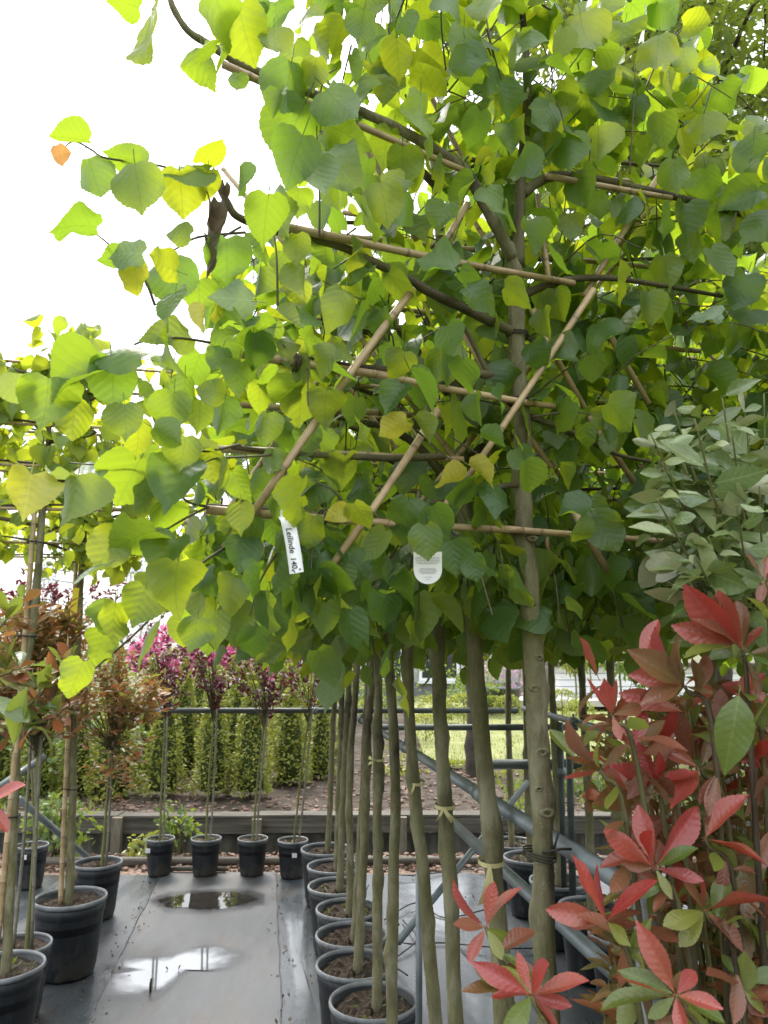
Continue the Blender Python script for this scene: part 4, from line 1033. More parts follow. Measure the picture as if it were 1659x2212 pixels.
branch([(1118, 800), (1060, 810), (990, 800), (880, 800), (760, 792), (660, 775), (560, 748), (455, 738)], .008, .004)
branch([(1130, 1045), (1080, 1052), (1000, 1080), (930, 1085)], .006, .004)
branch([(1140, 880), (1080, 850), (1010, 720), (980, 690)], .006, .003)
branch([(1145, 900), (1230, 930), (1330, 980), (1420, 1000)], .006, .003)
branch([(960, 985), (850, 990), (740, 985), (600, 978), (500, 965)], .006, .004)
branch([(1135, 1150), (900, 1130), (700, 1112), (560, 1100), (450, 1092)], .0045, .003)
def fcane(a, b_, r=.0088, off=.022): return cane(FP(*a, off), FP(*b_, off), r * .74, front, rng=rng0, bow=.004)
fcane((445, 1101), (1130, 1146)); fcane((1085, 1142), (1480, 1172), .008)
fcane((452, 752), (840, 812), .0100); fcane((800, 806), (1197, 878), .0085)
fcane((480, 138), (1010, 372), .0085, .012); fcane((612, 488), (1240, 612), .0090, .014)
fcane((1180, 380), (1450, 428), .0085, .014); fcane((470, 970), (1000, 992), .008, -.03)
fcane((892, 625), (548, 1106), .0088, .04); fcane((560, 1092), (484, 1182), .0080, .02)
fcane((1282, 626), (1005, 1040), .0085, .034); fcane((1010, 1035), (893, 1198), .0085, .038)
fcane((945, 885), (712, 1228), .0088, .030); pass
fcane((1440, 355), (1262, 640), .0088, -.01); fcane((1150, 668), (1262, 880), .0085, .0)
fcane((1190, 640), (1160, 420), .0075, -.05); fcane((1240, 850), (1370, 1040), .0085, -.02)
fcane((1302, 690), (1402, 872), .0085, -.04); fcane((1232, 1085), (1316, 1236), .0095, .0)
fcane((985, 690), (1190, 1010), .0085, -.04); fcane((780, 300), (900, 520), .0075, -.06)
fcane((1010, 440), (930, 560), .0085, -.02); fcane((1180, 1160), (1195, 1225), .008, -.05)
fcane((860, 60), (1040, 420), .0075, -.10); fcane((1500, 330), (1330, 540), .0085, -.12)
def knot(px, py, D, rad, r, parent):
    c = P(px, py, D) + Vector((0, -rad * .80, 0)); b = MB(); b.lathe([(r * 1.5, -.002), (r * 1.15, .0028), (r * .85, .0042), (r * .55, .0018), (r * .3, .0005)], 14)
    ax = Matrix.Rotation(R(90) + random.gauss(0, .15), 3, 'X') @ Matrix.Diagonal((1.25, .8, 1)); b.v = [tuple(ax @ Vector(v) + c) for v in b.v]; k = b.build('knot', 'bark', parent)
    b = MB(); b.lathe([(r * .6, .0012), (r * .3, .0018), (0, .0020)], 10); b.v = [tuple(ax @ Vector(v) + c) for v in b.v]; b.build('scar', 'bark_dark', parent)
for px, py, D, r in ((1146, 1166, 1.3, .0055), (1142, 1304, 1.3, .006), (1160, 1420, 1.3, .005), (1152, 1486, 1.3, .006), (1166, 1622, 1.3, .007), (1178, 1752, 1.3, .0075), (1160, 1700, 1.3, .004), (1172, 1965, 1.3, .006), (1124, 980, 1.3, .004)): knot(px, py, D, .019, r, front)
# cord wrapped where canes cross and round the trunk
def wrap(p, axis, r, n=3, name='tie'):
    b = MB(); a = Vector(axis).normalized()
    x = a.orthogonal().normalized(); y = a.cross(x)
    for k in range(n):
        c = p + a * (k - n / 2) * .0042; pts = [c + (x * math.cos(t) + y * math.sin(t)) * r + a * .002 * math.sin(t) for t in [i * 2 * math.pi / 16 for i in range(17)]]
        b.tube(pts, .0015, 5, False)
    return b.build(name, 'cord', front)
wrap(P(1122, 866, 1.3), UP, .021, 3); wrap(P(1138, 1146, 1.3), UP, .022, 3); wrap(P(1118, 720, 1.3), UP, .0195, 2)
wrap(P(1166, 1842, 1.3), Vector((.1, 0, 1)), .026, 3); wrap(FP(640, 788, .02), U0, .014, 3); wrap(FP(700, 1118, .02), U0, .012, 2); wrap(FP(960, 1135, .02), U0, .012, 2)
b = MB(); q = P(1196, 1838, 1.29); b.tube([q + Vector((-.02, -.01, 0)), q + Vector((.012, -.005, .004)), q + Vector((.03, .01, .0))], .0022, 5); b.tube([q, q + Vector((.006, -.012, .03))], .002, 5); b.build('tie', 'cord', front)

shoots = [[(472, 408), (432, 386), (345, 358), (232, 342), (200, 325), (170, 308), (152, 308), (135, 322)], [(335, 660), (312, 604), (268, 560), (232, 525), (195, 496)],
          [(530, 502), (430, 512), (383, 536), (340, 560)], [(690, 512), (690, 430), (686, 340), (684, 272)], [(600, 660), (598, 560), (592, 505)],
          [(470, 405), (468, 380), (455, 345)], [(520, 490), (470, 520), (455, 545)], [(600, 980), (560, 985), (470, 990), (440, 1000)],
          [(455, 740), (380, 730), (300, 740), (265, 765), (120, 830)], [(520, 960), (440, 975), (380, 960), (330, 900), (360, 860)],
          [(450, 1095), (400, 1080), (345, 1015), (290, 1010), (150, 1000)], [(450, 1095), (400, 1120), (330, 1160), (240, 1200)], [(490, 1180), (420, 1230), (340, 1320), (280, 1380), (210, 1440), (180, 1470)],
          [(640, 1120), (600, 1190), (560, 1260), (540, 1330)], [(1040, -20), (1060, 90), (1085, 180)], [(842, -20), (842, 60), (838, 130)], [(1170, 10), (1230, 60), (1170, 210)],
          [(1360, 375), (1368, 240), (1372, 140)], [(1270, 380), (1278, 290)], [(1500, 330), (1530, 210), (1560, 130)], [(1590, 460), (1575, 520)], [(690, 900), (740, 820), (820, 740), (870, 660)],
          [(855, 830), (858, 880), (870, 905)], [(870, 905), (935, 960), (990, 1010)], [(760, 1110), (720, 1060), (680, 1040)], [(905, 1060), (895, 1100), (880, 1140)], [(1060, 1000), (1000, 960), (970, 940)],
          [(1150, 900), (1250, 890), (1330, 920)], [(1250, 1150), (1300, 1110), (1320, 1100)], [(1410, 640), (1500, 660), (1600, 660)], [(960, 560), (1000, 470)], [(820, 500), (850, 430), (880, 400)], [(1150, 520), (1180, 580)]]
for s in shoots:
    b = MB(); p = smooth_path([FP(x, y, .03 + .012 * (k % 2)) for k, (x, y) in enumerate(s)], 5); b.tube(p, lin(.0021, .0010, len(p)), 6, False); b.build('twig', 'twig', front)

RIGHT = Vector((1, 0, 0)); CU = Vector((0, -math.sin(PITCH), math.cos(PITCH)))
# (x, y, length, tip angle: 90 = down, 180 = left, face: u upper side seen / b underside seen, material, extra offset)
HL = """268 5 70 200 b|335 62 128 80 b|440 145 105 85 b|436 105 75 170 u|512 180 55 95 b|488 72 145 75 u|532 80 135 75 u|592 95 95 90 b|620 190 150 100 b|597 225 70 110 u|628 288 165 115 b|632 352 150 110 b|742 238 155 50 b|757 292 145 25 b|735 362 125 55 p|690 385 100 75 p|150 298 88 188 b|128 336 46 75 o|205 385 108 72 b|270 342 95 200 u|298 402 122 82 b|392 420 98 85 b|402 362 105 185 u|455 320 78 300 b|446 402 66 95 b|517 392 90 90 b|572 478 118 98 b|605 468 115 68 b|156 482 98 190 b|268 542 90 190 p|258 572 95 185 b|295 606 66 85 y|346 572 95 200 u|372 602 115 85 b|382 502 70 190 u|490 562 115 90 b|565 540 85 70 b|380 665 85 90 b|440 692 75 95 y|470 688 66 80 y|500 642 105 190 p|360 718 95 185 u|250 758 135 195 u|155 818 138 160 u|245 825 115 85 b|195 762 70 100 b|100 872 128 95 b|158 908 105 95 b|28 836 95 180 p|358 765 115 95 b|345 862 85 60 u|372 890 95 95 b|272 912 88 85 b|298 948 85 95 b|362 942 85 30 b|275 1045 145 118 u|375 1045 118 110 u|290 1155 118 170 b|350 1120 95 110 u|60 1068 100 100 y|145 1034 120 192 p|160 1080 125 100 b|190 1240 100 155 p|230 1190 108 118 b|420 1075 80 100 u|375 1268 125 100 b|300 1310 90 110 u|245 1350 98 95 b|430 1255 95 150 u|500 1280 90 100 u|602 1238 118 95 b|550 1252 95 100 u|209 1406 98 112 u|306 1386 112 130 p|164 1468 88 112 b|242 1348 100 100 b|461 1362 98 95 b|420 1372 88 100 b|575 928 90 95 b|480 898 98 100 b|510 818 88 100 b|450 840 88 200 u|435 968 70 200 u|500 743 95 60 u|548 760 95 90 u|602 755 98 40 u|705 780 88 130 u|540 703 98 185 b|685 738 78 10 b|725 1108 64 160 y|782 1114 78 55 b|540 1150 80 100 u|850 926 80 150 y|914 928 78 55 b|970 1042 78 170 y|1040 1024 86 35 y|1064 950 70 20 b|1130 994 70 60 b|1140 1030 88 80 u|874 1128 128 100 u|950 1124 88 65 b|1030 1108 88 90 u|1076 1114 80 80 u|921 1172 92 85 u .125|645 1085 128 100 u .14|980 1204 95 85 u|1025 1228 70 80 u|1310 1153 108 55 u|1254 1152 70 185 b|1389 944 108 70 u|1344 898 98 40 b|1210 898 88 130 u|1289 908 70 130 b|1314 934 60 80 u|1264 944 66 80 u|1394 1028 95 125 b|1240 1103 95 170 u|1290 1104 70 60 u|1220 1028 70 70 u|979 738 98 70 b|948 794 88 100 b|1000 818 98 90 u|914 848 125 60 u|1030 884 80 80 u|1085 864 80 60 u|862 792 85 110 u|889 60 82 60 b|969 8 90 110 b|1060 15 88 90 b|998 108 118 95 b|1012 128 98 80 b|1262 82 138 80 b|1210 96 68 100 p|1344 85 98 100 b|1420 108 98 95 b|1450 22 110 30 b|1444 196 100 90 b|1540 165 85 100 b|1576 212 88 65 b|1519 280 92 90 b|1624 345 110 95 b|1612 325 60 60 p|1430 284 80 90 b|1160 155 98 100 b|1210 150 78 20 u|1090 216 90 70 u|1230 325 98 90 b|1295 312 98 85 b|1130 360 90 172 u|1594 425 108 160 u|1640 482 98 150 u|1485 475 90 80 u|1555 570 98 60 b|1600 632 108 110 u|1150 515 98 80 u|1200 572 90 70 u|1330 615 108 100 u|1404 668 90 80 u|1525 676 78 185 p|940 570 108 190 u|1014 626 108 60 b|1040 642 98 30 u|1126 636 98 25 b|1064 440 90 70 u|994 426 98 130 u|954 470 80 110 u|850 402 80 150 u|866 452 108 100 b|904 252 115 95 b|830 440 115 80 b|1230 495 80 90 b|1430 482 90 90 b|1330 282 70 85 u|1205 662 90 80 u|760 560 120 95 b|780 480 110 90 b|655 610 95 95 b|620 580 90 80 b|700 620 85 100 b|560 610 90 95 b|840 200 80 95 b|830 320 90 110 b|760 150 80 90 u|690 100 80 60 b|800 90 75 80 b|730 80 75 110 b|660 50 85 100 b|560 20 80 95 b|720 20 80 70 b|800 10 75 90 b|640 130 85 80 u|470 780 80 110 b|330 1290 95 100 b|580 1330 95 90 b|640 1300 100 100 b|690 1270 95 80 u|720 1210 90 100 u|780 1300 100 90 u|700 1340 90 95 b|760 1220 95 110 u|830 1230 85 90 u|650 1200 90 80 u|470 1190 85 120 u|440 1150 80 140 u|520 1120 80 90 u|590 1150 85 80 u|630 1370 90 100 u|760 1360 100 85 u|890 1270 95 80 u|820 1180 90 110 u|610 830 90 95 b|650 870 90 90 b|700 880 85 100 b|560 860 85 95 u|610 950 85 80 u|740 760 85 60 u|670 690 80 40 u|620 690 85 10 u|760 690 90 80 b|820 700 85 100 u|590 1000 80 90 b|660 960 80 100 b|690 1060 90 120 u|520 1050 90 60 u|470 1030 90 110 b|800 1060 95 60 u|850 860 90 120 u|780 940 80 80 u|1180 700 80 80 u|1170 770 85 60 u|1290 730 85 100 u|1360 760 80 80 u|1440 590 90 80 b|1500 540 80 100 b|1560 500 80 80 b|1460 380 90 85 b|1530 400 85 80 b|1390 330 85 90 b|1360 200 90 95 b|1300 180 90 90 b|1480 130 75 80 b|1390 60 80 100 b|1300 30 90 85 b|1180 60 85 90 b|1120 100 85 80 b|1100 30 80 100 b|1050 180 90 90 b|1180 250 90 100 b|1270 240 85 80 b|1350 260 80 90 b|960 190 85 90 b|900 130 80 100 b|950 280 90 80 b|1030 280 90 100 u|1100 300 80 80 u|920 340 90 100 u|960 380 80 80 u|870 360 85 90 b|1180 320 80 80 u|1060 370 80 110 u|420 800 90 110 b|400 850 85 90 u|430 900 85 95 b|395 980 85 100 b|455 1010 85 80 u|330 1010 90 120 b|310 1080 95 100 u|400 1160 90 100 b|360 1200 90 120 u|440 1320 90 95 b|500 1340 90 100 u|550 1390 85 95 b|520 1200 90 100 u|600 1100 85 90 u|560 1050 85 110 u|700 960 80 90 u|740 1020 85 100 u|670 1150 90 100 u|730 1280 90 85 u|830 1320 90 95 u|480 620 80 95 b|430 640 85 90 b|520 680 85 60 u|580 720 85 100 u|640 640 85 80 b|700 560 90 95 b|640 540 85 90 b|700 470 90 80 b|640 440 85 100 b|730 420 85 90 b|790 380 85 100 b|700 320 80 80 b|770 210 85 95 b|860 130 85 85 b|780 60 80 100 b|600 40 85 80 b|680 160 80 95 b"""
SZ = []
for k, row in enumerate(HL.split('|')):
    f = row.split(); x, y, L, ang = float(f[0]), float(f[1]), float(f[2]), R(float(f[3])); kind = f[4]
    off = float(f[5]) if len(f) > 5 else (rng0.uniform(.03, .12) if k < 170 else rng0.uniform(-.03, .08))
    c = FP(x, y, off); dep = c.y * math.cos(PITCH) + (c.z - CAM_H) * math.sin(PITCH)
    view = (Vector((0, 0, CAM_H)) - c).normalized()
    im = RIGHT * math.cos(ang) - CU * math.sin(ang)
    lean = rng0.choice((rng0.uniform(-.3, .4), rng0.uniform(-.7, .9))); t = (im + view * lean).normalized()
    size = min(.105, L * dep / F * math.sqrt(1 + lean * lean) * (.90 if x < 420 else .82))
    if kind in 'up' or (kind in 'yo' and rng0.random() < .5): n = view * rng0.uniform(.35, .9) + UP * rng0.uniform(.35, .9) + rv(rng0, .38)
    else: n = -view * rng0.uniform(.35, .9) + UP * rng0.uniform(.3, .9) + rv(rng0, .38)
    mt = {'u': 'linden', 'b': 'linden', 'p': 'linden_sky_sheen', 'y': 'linden_yellow', 'o': 'linden_orange'}[kind]
    leaf_obj('linden', mt, c - t * size * .48, t, n, size, front)
# two withered brown leaves hanging from the second lateral
for (x, y, L, ang) in ((455, 505, 150, 92), (448, 560, 100, 88), (485, 440, 85, 100)):
    c = FP(x, y - L * .45, .05); size = L * 1.2 / F
    v, fcs, uv = leaf_geo(HEART, random.Random(x), rows=8, serr=3, fold=1.9, droop=.1, wave=.5, twist=1.2, curl=-.6, petiole=.3)
    me = bpy.data.meshes.new('withered_leaf'); me.from_pydata((v * np.array([.24, .85, .2])).tolist(), [], fcs); me.materials.append(M['dead'])
    o = bpy.data.objects.new('withered_leaf', me); COL.objects.link(o); o.parent = front; o['label'] = 'withered brown hanging leaf'
    t = Vector((math.cos(R(ang)) * 1, 0, -1)); o.matrix_basis = Matrix.Translation(c - wloc(front)) @ basis(t, (.3, -1, .3)).to_4x4() @ Matrix.Diagonal((size, size, size, 1))
# random fill behind the hand-read leaves
n_hand = HL.count('|') + 1
tw, lv = grow_crown(rng0, Vector((T0.x, T0.y, 0)) - W0 * .04, U0, [1.86, 2.1, 2.34, 2.56, 2.68, 2.8, 2.88, 2.95], .60, 680, .16, .066)
lv = [q for q in lv if (q[0] - T0).dot(W0) < .06]
twig_mesh(tw, 'twigs', front)
tw2, lv2 = grow_crown(rng0, Vector((T0.x, T0.y, 0)) - W0 * .10 + U0 * .33, U0, [1.84, 1.95, 2.1, 2.25, 2.4, 2.55, 2.7], .30, 330, .16, .068)
lv += [q for q in lv2 if (q[0] - T0).dot(W0) < .03]; twig_mesh(tw2, 'twigs', front)
foliage('foliage', 'linden_lo', 'linden', lv, front)
pot((front.location.x + .01, 1.3, 0), .168, .34, 'black pot of the frontmost linden below the red photinia', 'pots of the near linden row')

# ------------------------------------------------------------------ labels and ribbons
def text_mesh(s, size, name, mat, parent, mtx, shear=0.0):
    cu = bpy.data.curves.new('lettering', 'FONT'); cu.body = s; cu.size = size; cu.shear = shear; cu.resolution_u = 3; cu.extrude = .0001; cu.offset = .0001
    o = bpy.data.objects.new('tmp', cu); COL.objects.link(o); dg = bpy.context.evaluated_depsgraph_get(); dg.update()
    me = bpy.data.meshes.new_from_object(o.evaluated_get(dg)); bpy.data.objects.remove(o); me.name = name
    me.materials.clear(); me.materials.append(M[mat]); q = bpy.data.objects.new(name, me); COL.objects.link(q); q.parent = parent; q.matrix_basis = mtx; return q
a, b_ = FP(618, 1108, .115), FP(640, 1238, .13)
tagv = (b_ - a); L = tagv.length; ty = tagv.normalized(); view = (Vector((0, 0, CAM_H)) - a).normalized()
tz = (view - ty * view.dot(ty)).normalized(); tx = ty.cross(tz)       # tx: to the viewer's right? -> across the strip
wd = .0185; e = empty('price_label', a, 'long white strip label reading Leilinde 140,- hung from the bottom cane', 'label')
b = MB(); n = 18; vs = []
for i in range(n + 1):
    t = i / n; c = a + ty * (L * t) + tz * (-.012 * max(0, 1 - t * 7))
    sway = tx * (-.0015 * math.sin(t * 2.8))
    for s in (-1, 1): vs.append(c + tx * s * wd / 2 * (1 if t > .06 else 1.15) + sway)
for i in range(n + 1):
    t = i / n
    for s in (-1, 1): vs.append(Vector(vs[2 * i + (s + 1) // 2]) - tz * .0007)
m2 = 2 * (n + 1)
fs = []
for i in range(n):
    fs += [(2 * i, 2 * i + 1, 2 * i + 3, 2 * i + 2), (m2 + 2 * i + 2, m2 + 2 * i + 3, m2 + 2 * i + 1, m2 + 2 * i), (2 * i, 2 * i + 2, m2 + 2 * i + 2, m2 + 2 * i), (2 * i + 3, 2 * i + 1, m2 + 2 * i + 1, m2 + 2 * i + 3)]
b.add(vs, fs); b.build('strip', 'white_plastic', e)
xd = ty; zd = tz; yd = zd.cross(xd)          # text runs down the strip
mt = Matrix((xd, yd, zd)).transposed().to_4x4()
start = ty * (L * .25) - yd * .0038 + tz * .0006
text_mesh('Leilinde', .0112, 'lettering', 'ink', e, Matrix.Translation(start) @ mt, .12)
text_mesh('140,-', .0105, 'lettering', 'ink', e, Matrix.Translation(ty * (L * .735) - yd * .0042 + tz * .0006) @ mt, .1)
for s in (-1, 1):
    b = MB(); c = a + ty * (L * .95) + tx * s * .0045 + tz * .0006 - tx * .0012
    b.tube([c, c + tz * .0012], .0011, 8); b.build('hole', 'ink', e)
b = MB(); c = FP(618, 1108, .105); b.tube([c + (UP * math.cos(t) + W0 * math.sin(t)) * .0125 for t in [i * 2 * math.pi / 14 for i in range(15)]], .0045, 5, False); b.build('loop', 'white_plastic', e)
# round-ended care tag
c = FP(924, 1222, .10); e = empty('care_tag', c, 'white round-ended tag with small grey print under the trellis', 'label')
vw = (Vector((0, 0, CAM_H)) - c).normalized(); x_ = UP.cross(vw).normalized(); y_ = vw.cross(x_)
hw, hh = .0205, .020; out = [(-hw, hh), (-hw, -.004)] + [(hw * math.cos(t), -.006 + hw * math.sin(t)) for t in [math.pi + i * math.pi / 14 for i in range(15)]] + [(hw, -.004), (hw, hh)]
vs = [c + x_ * x + y_ * y for x, y in out] + [c + x_ * x + y_ * y - vw * .0008 for x, y in out]; n = len(out)
b = MB(); b.add(vs, [tuple(range(n)), tuple(range(2 * n - 1, n - 1, -1))] + [(i, i + n, (i + 1) % n + n, (i + 1) % n) for i in range(n)]); b.build('card', 'white_plastic', e, False)
b = MB()
for i, (w, y) in enumerate([(.034, .012), (.036, .0098), (.034, .0076), (.036, .0054), (.03, .0032), (.022, -.004), (.025, -.0058), (.027, -.0076), (.024, -.0094), (.02, -.0112), (.012, -.0165), (.006, -.0200)]):
    q = c + y_ * y + vw * .0006; b.add([q - x_ * w / 2 - y_ * .00025, q + x_ * w / 2 - y_ * .00025, q + x_ * w / 2 + y_ * .00025, q - x_ * w / 2 + y_ * .00025], [(0, 1, 2, 3)])
b.build('print', 'grey_print', e, False)
# ribbons tied round trunks
def ribbon(px, py, D, r, label, tails, w=.0085):
    c = P(px, py, D); e = empty('marking_ribbon', c, label, 'ribbon', 'yellow ribbons on the linden trunks'); b = MB(); n = 18; vs = []
    for i in range(n + 1):
        t = 2 * math.pi * i / n
        for dz in (-w / 2, w / 2): vs.append(c + Vector((r * math.cos(t), r * math.sin(t), dz + .003 * math.sin(t))))
    b.add(vs, [(2 * i, 2 * i + 2, 2 * i + 3, 2 * i + 1) for i in range(n)]); b.build('band', 'yellow_tape', e)
    for dx, dz in tails:
        b = MB(); m = 7; vs = []
        for i in range(m + 1):
            t = i / m; q = c + Vector((-r * .3 + dx * t, -r - .006 - .012 * math.sin(t * 3), dz * t)); pr = Vector((abs(dz) + .001, 0, abs(dx))).normalized() * w * (.35 + .5 * t)
            vs += [q - pr, q + pr]
        b.add(vs, [(2 * i, 2 * i + 2, 2 * i + 3, 2 * i + 1) for i in range(m)]); b.build('tail', 'yellow_tape', e)
ribbon(1061, 1860, 1.62, .026, 'yellow ribbon with long hanging tails on the second trunk from the front', [(-.018, -.07), (.005, -.08)])
ribbon(961, 1740, 2.0, .025, 'pale ribbon bow on the third trunk from the front', [(.025, -.03), (-.015, -.03)], .009)
ribbon(900, 1690, 2.38, .025, 'pale ribbon band on the fourth trunk from the front', [(-.015, -.035)])
ribbon(817, 1640, 3.18, .024, 'yellow ribbon loop on the sixth trunk from the front', [(-.03, .012), (-.03, -.012)])
# yellow strip on the left linden's stake
e = empty('yellow_strip', P(160, 1330, 4.15), 'yellow plastic strip hanging on the left linden stake', 'strip'); b = MB(); vs = []
for i in range(9):
    t = i / 8; q = P(163 - 5 * math.sin(t * 3), 1270 + 105 * t, 4.18); vs += [q + Vector((-.022 + .012 * (1 - t), 0, 0)), q + Vector((.022, 0, 0))]
b.add(vs, [(2 * i, 2 * i + 2, 2 * i + 3, 2 * i + 1) for i in range(8)]); b.build('strip', 'yellow_flag', e)

# ------------------------------------------------------------------ left-hand lindens
def left_linden(D, pts, zs, label, seed, hw, n_obj, n, cx):
    path = [P(x, y, D) for x, y in pts]; base = Vector((path[0].x, path[0].y, 0)); rng = random.Random(seed); e = empty('linden_tree', base, label, 'tree', 'lindens at the left')
    trunk_obj([Vector((path[0].x, D, .26))] + path, .022, .016, e, 'bark', rng, 8)
    cane(path[0] + Vector((-.035, -.02, -.05)), path[-1] + Vector((-.03, -.02, .0)), .013, e, rng=rng, name='stake')
    cb = Vector((cx, D, 0)); u = Vector((.97, .24, 0)).normalized()
    for z in zs:
        cane(cb - u * hw + UP * z, cb + u * hw + UP * (z + .02), .008, e, rng=rng)
        b = MB(); p = smooth_path([Vector((path[-1].x, D, z - .08)), cb + u * hw * .4 * rng.choice((-1, 1)) + UP * z, cb + u * hw * rng.choice((-1, 1)) + UP * (z + .05)], 5); b.tube(p, lin(.011, .004, len(p)), 7); b.build('branch', 'bark_dark', e)
    b = MB(); p = smooth_path([path[-1] - UP * .03, Vector((path[-1].x, D, zs[-1]))], 6); b.tube(p, lin(.015, .006, len(p)), 7); b.build('leader', 'bark_dark', e)
    for z in (.9, 1.3, 1.7, 2.1):
        q = [p for p in smooth_path(path, 12) if p.z > z]
        if q: wr = MB(); c = q[0] + Vector((-.015, 0, 0)); wr.tube([c + Vector((.042 * math.cos(t), .034 * math.sin(t), .003 * math.sin(2 * t))) for t in [i * 2 * math.pi / 14 for i in range(15)]], .0035, 5, False); wr.build('tie', 'cord', e)
    w = Vector((-u.y, u.x, 0)); it, tw = [], []
    while len(it) < n:
        p0 = cb + u * rng.uniform(-hw, hw) + UP * (rng.choice(zs) + rng.gauss(0, .04)); d = (w * rng.gauss(0, .8) + u * rng.gauss(0, .5) + UP * rng.gauss(.1, .6)).normalized(); L = rng.uniform(.1, .3)
        tw.append([p0, p0 + d * L * .5, p0 + d * L + Vector((0, 0, -.04))])
        for i in range(5):
            pp = p0 + d * L * (i + .6) / 5; o = (rv(rng) + d * .4).normalized(); t, nn = linden_leaf_orient(rng, o); it.append((pp + o * .03, t, nn, .085 * rng.uniform(.6, 1.25)))
    twig_mesh(tw, 'twigs', e); it.sort(key=lambda q: q[0].y)
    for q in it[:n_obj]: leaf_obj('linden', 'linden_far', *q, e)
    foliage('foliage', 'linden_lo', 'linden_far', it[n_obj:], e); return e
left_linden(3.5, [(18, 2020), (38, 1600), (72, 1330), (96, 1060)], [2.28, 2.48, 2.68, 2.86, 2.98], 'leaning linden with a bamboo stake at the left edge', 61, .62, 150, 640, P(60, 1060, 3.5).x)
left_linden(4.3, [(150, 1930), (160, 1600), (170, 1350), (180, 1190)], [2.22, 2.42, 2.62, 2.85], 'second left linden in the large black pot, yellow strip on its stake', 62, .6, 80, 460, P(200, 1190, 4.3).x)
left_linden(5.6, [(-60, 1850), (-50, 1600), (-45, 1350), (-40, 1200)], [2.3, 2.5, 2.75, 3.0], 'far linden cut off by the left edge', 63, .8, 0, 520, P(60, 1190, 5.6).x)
GL = 'pots at the left'
def potat(px, py, D, r, h, label, group): return pot((P(px, py, D).x, D, 0), r, h, label, group, random.uniform(0, 6))
potat(152, 1950, 4.3, .182, .37, 'large black pot of the second left linden, standing alone on the cloth', GL)
potat(6, 2080, 3.5, .168, .34, 'big black soil-filled pot at the left edge', GL)
potat(38, 2035, 3.82, .15, .31, 'weedy black pot behind the big pot at the left edge', GL)
potat(212, 1862, 5.15, .148, .32, 'black pot with a pale rim and thin trunk right behind the large one', GL)
potat(-8, 2190, 3.0, .12, .27, 'dark pot in the bottom left corner', GL)
potat(68, 1846, 5.75, .11, .28, 'small black pot with a white tag far left', GL)
# ------------------------------------------------------------------ small standards: photinia and wine-red trees
def standard(name, D, pts, crown, label, group, seed, mat, size, n, n_obj, kind='photinia_lo', r=.011, stakes=1, stakemat='stake', multi=False):
    """crown: list of (px, py, rx px, ry px, weight)"""
    rng = random.Random(seed); path = [P(x, y, D) for x, y in pts]; base = Vector((path[0].x, D, 0)); e = empty(name, base, label, 'tree', group)
    trunk_obj([Vector((path[0].x, D, .24))] + path, r, r * .6, e, 'twig_green', rng, 3, n=9, step=.05)
    for s in range(stakes):
        o = Vector((.028 * (s + 1) * (-1) ** s, -.015, 0)); cane(path[0] + o - UP * .05, path[-1] + o * .6, .008, e, stakemat, rng, 'stake')
    it, tw = [], []
    sc = D / F
    for (px, py, rx, ry, wt) in crown:
        c = P(px, py, D)
        for _ in range(int(n * wt / 7)):
            d = rv(rng).normalized() * rng.random() ** .45; p = c + Vector((d.x * rx * sc, d.y * rx * sc * .9, d.z * ry * sc))
            st = path[-1] + (path[-2] - path[-1]) * rng.random() * .25
            if rng.random() < .35: tw.append([st, st.lerp(p, .5) + UP * .03, p])
            ax = (p - st).normalized() if (p - st).length > .01 else UP
            for i in range(7):
                a = i * 2.4; o = Vector((math.cos(a), math.sin(a), .35)) + rv(rng, .3) + ax * .3
                it.append((p - ax * .012 * i, o, UP + rv(rng, .4), size * rng.uniform(.6, 1.25)))
    twig_mesh(tw, 'twigs', e, .003, 'twig'); it.sort(key=lambda q: q[0].y)
    for q in it[:n_obj]: leaf_obj('photinia', mat, *q, e)
    foliage('crown', kind, mat, it[n_obj:], e); return e
GP = 'photinia standards at the left'
standard('photinia_tree', 3.82, [(60, 2020), (76, 1800), (84, 1590)], [(70, 1500, 150, 110, .5), (20, 1420, 130, 100, .3), (90, 1350, 90, 60, .25)], 'bronze and green photinia standard on twin grey poles at the left', GP, 81, 'photinia_far', .072, 1500, 150, stakes=2)
standard('photinia_tree', 5.15, [(222, 1850), (232, 1720), (240, 1600)], [(240, 1480, 110, 90, .6), (250, 1640, 75, 110, .35), (300, 1500, 90, 70, .4), (170, 1520, 90, 90, .3)], 'photinia standard with sparse bronze leaves in the pale-rimmed pot', GP, 82, 'photinia_far', .07, 800, 60, stakes=1)
standard('photinia_tree', 5.75, [(75, 1840), (70, 1700), (62, 1560)], [(110, 1420, 110, 80, .6), (150, 1350, 60, 60, .2), (40, 1330, 60, 40, .2)], 'reddish photinia standard in the small tagged pot far left', GP, 83, 'photinia_far', .07, 1050, 0, stakes=1)
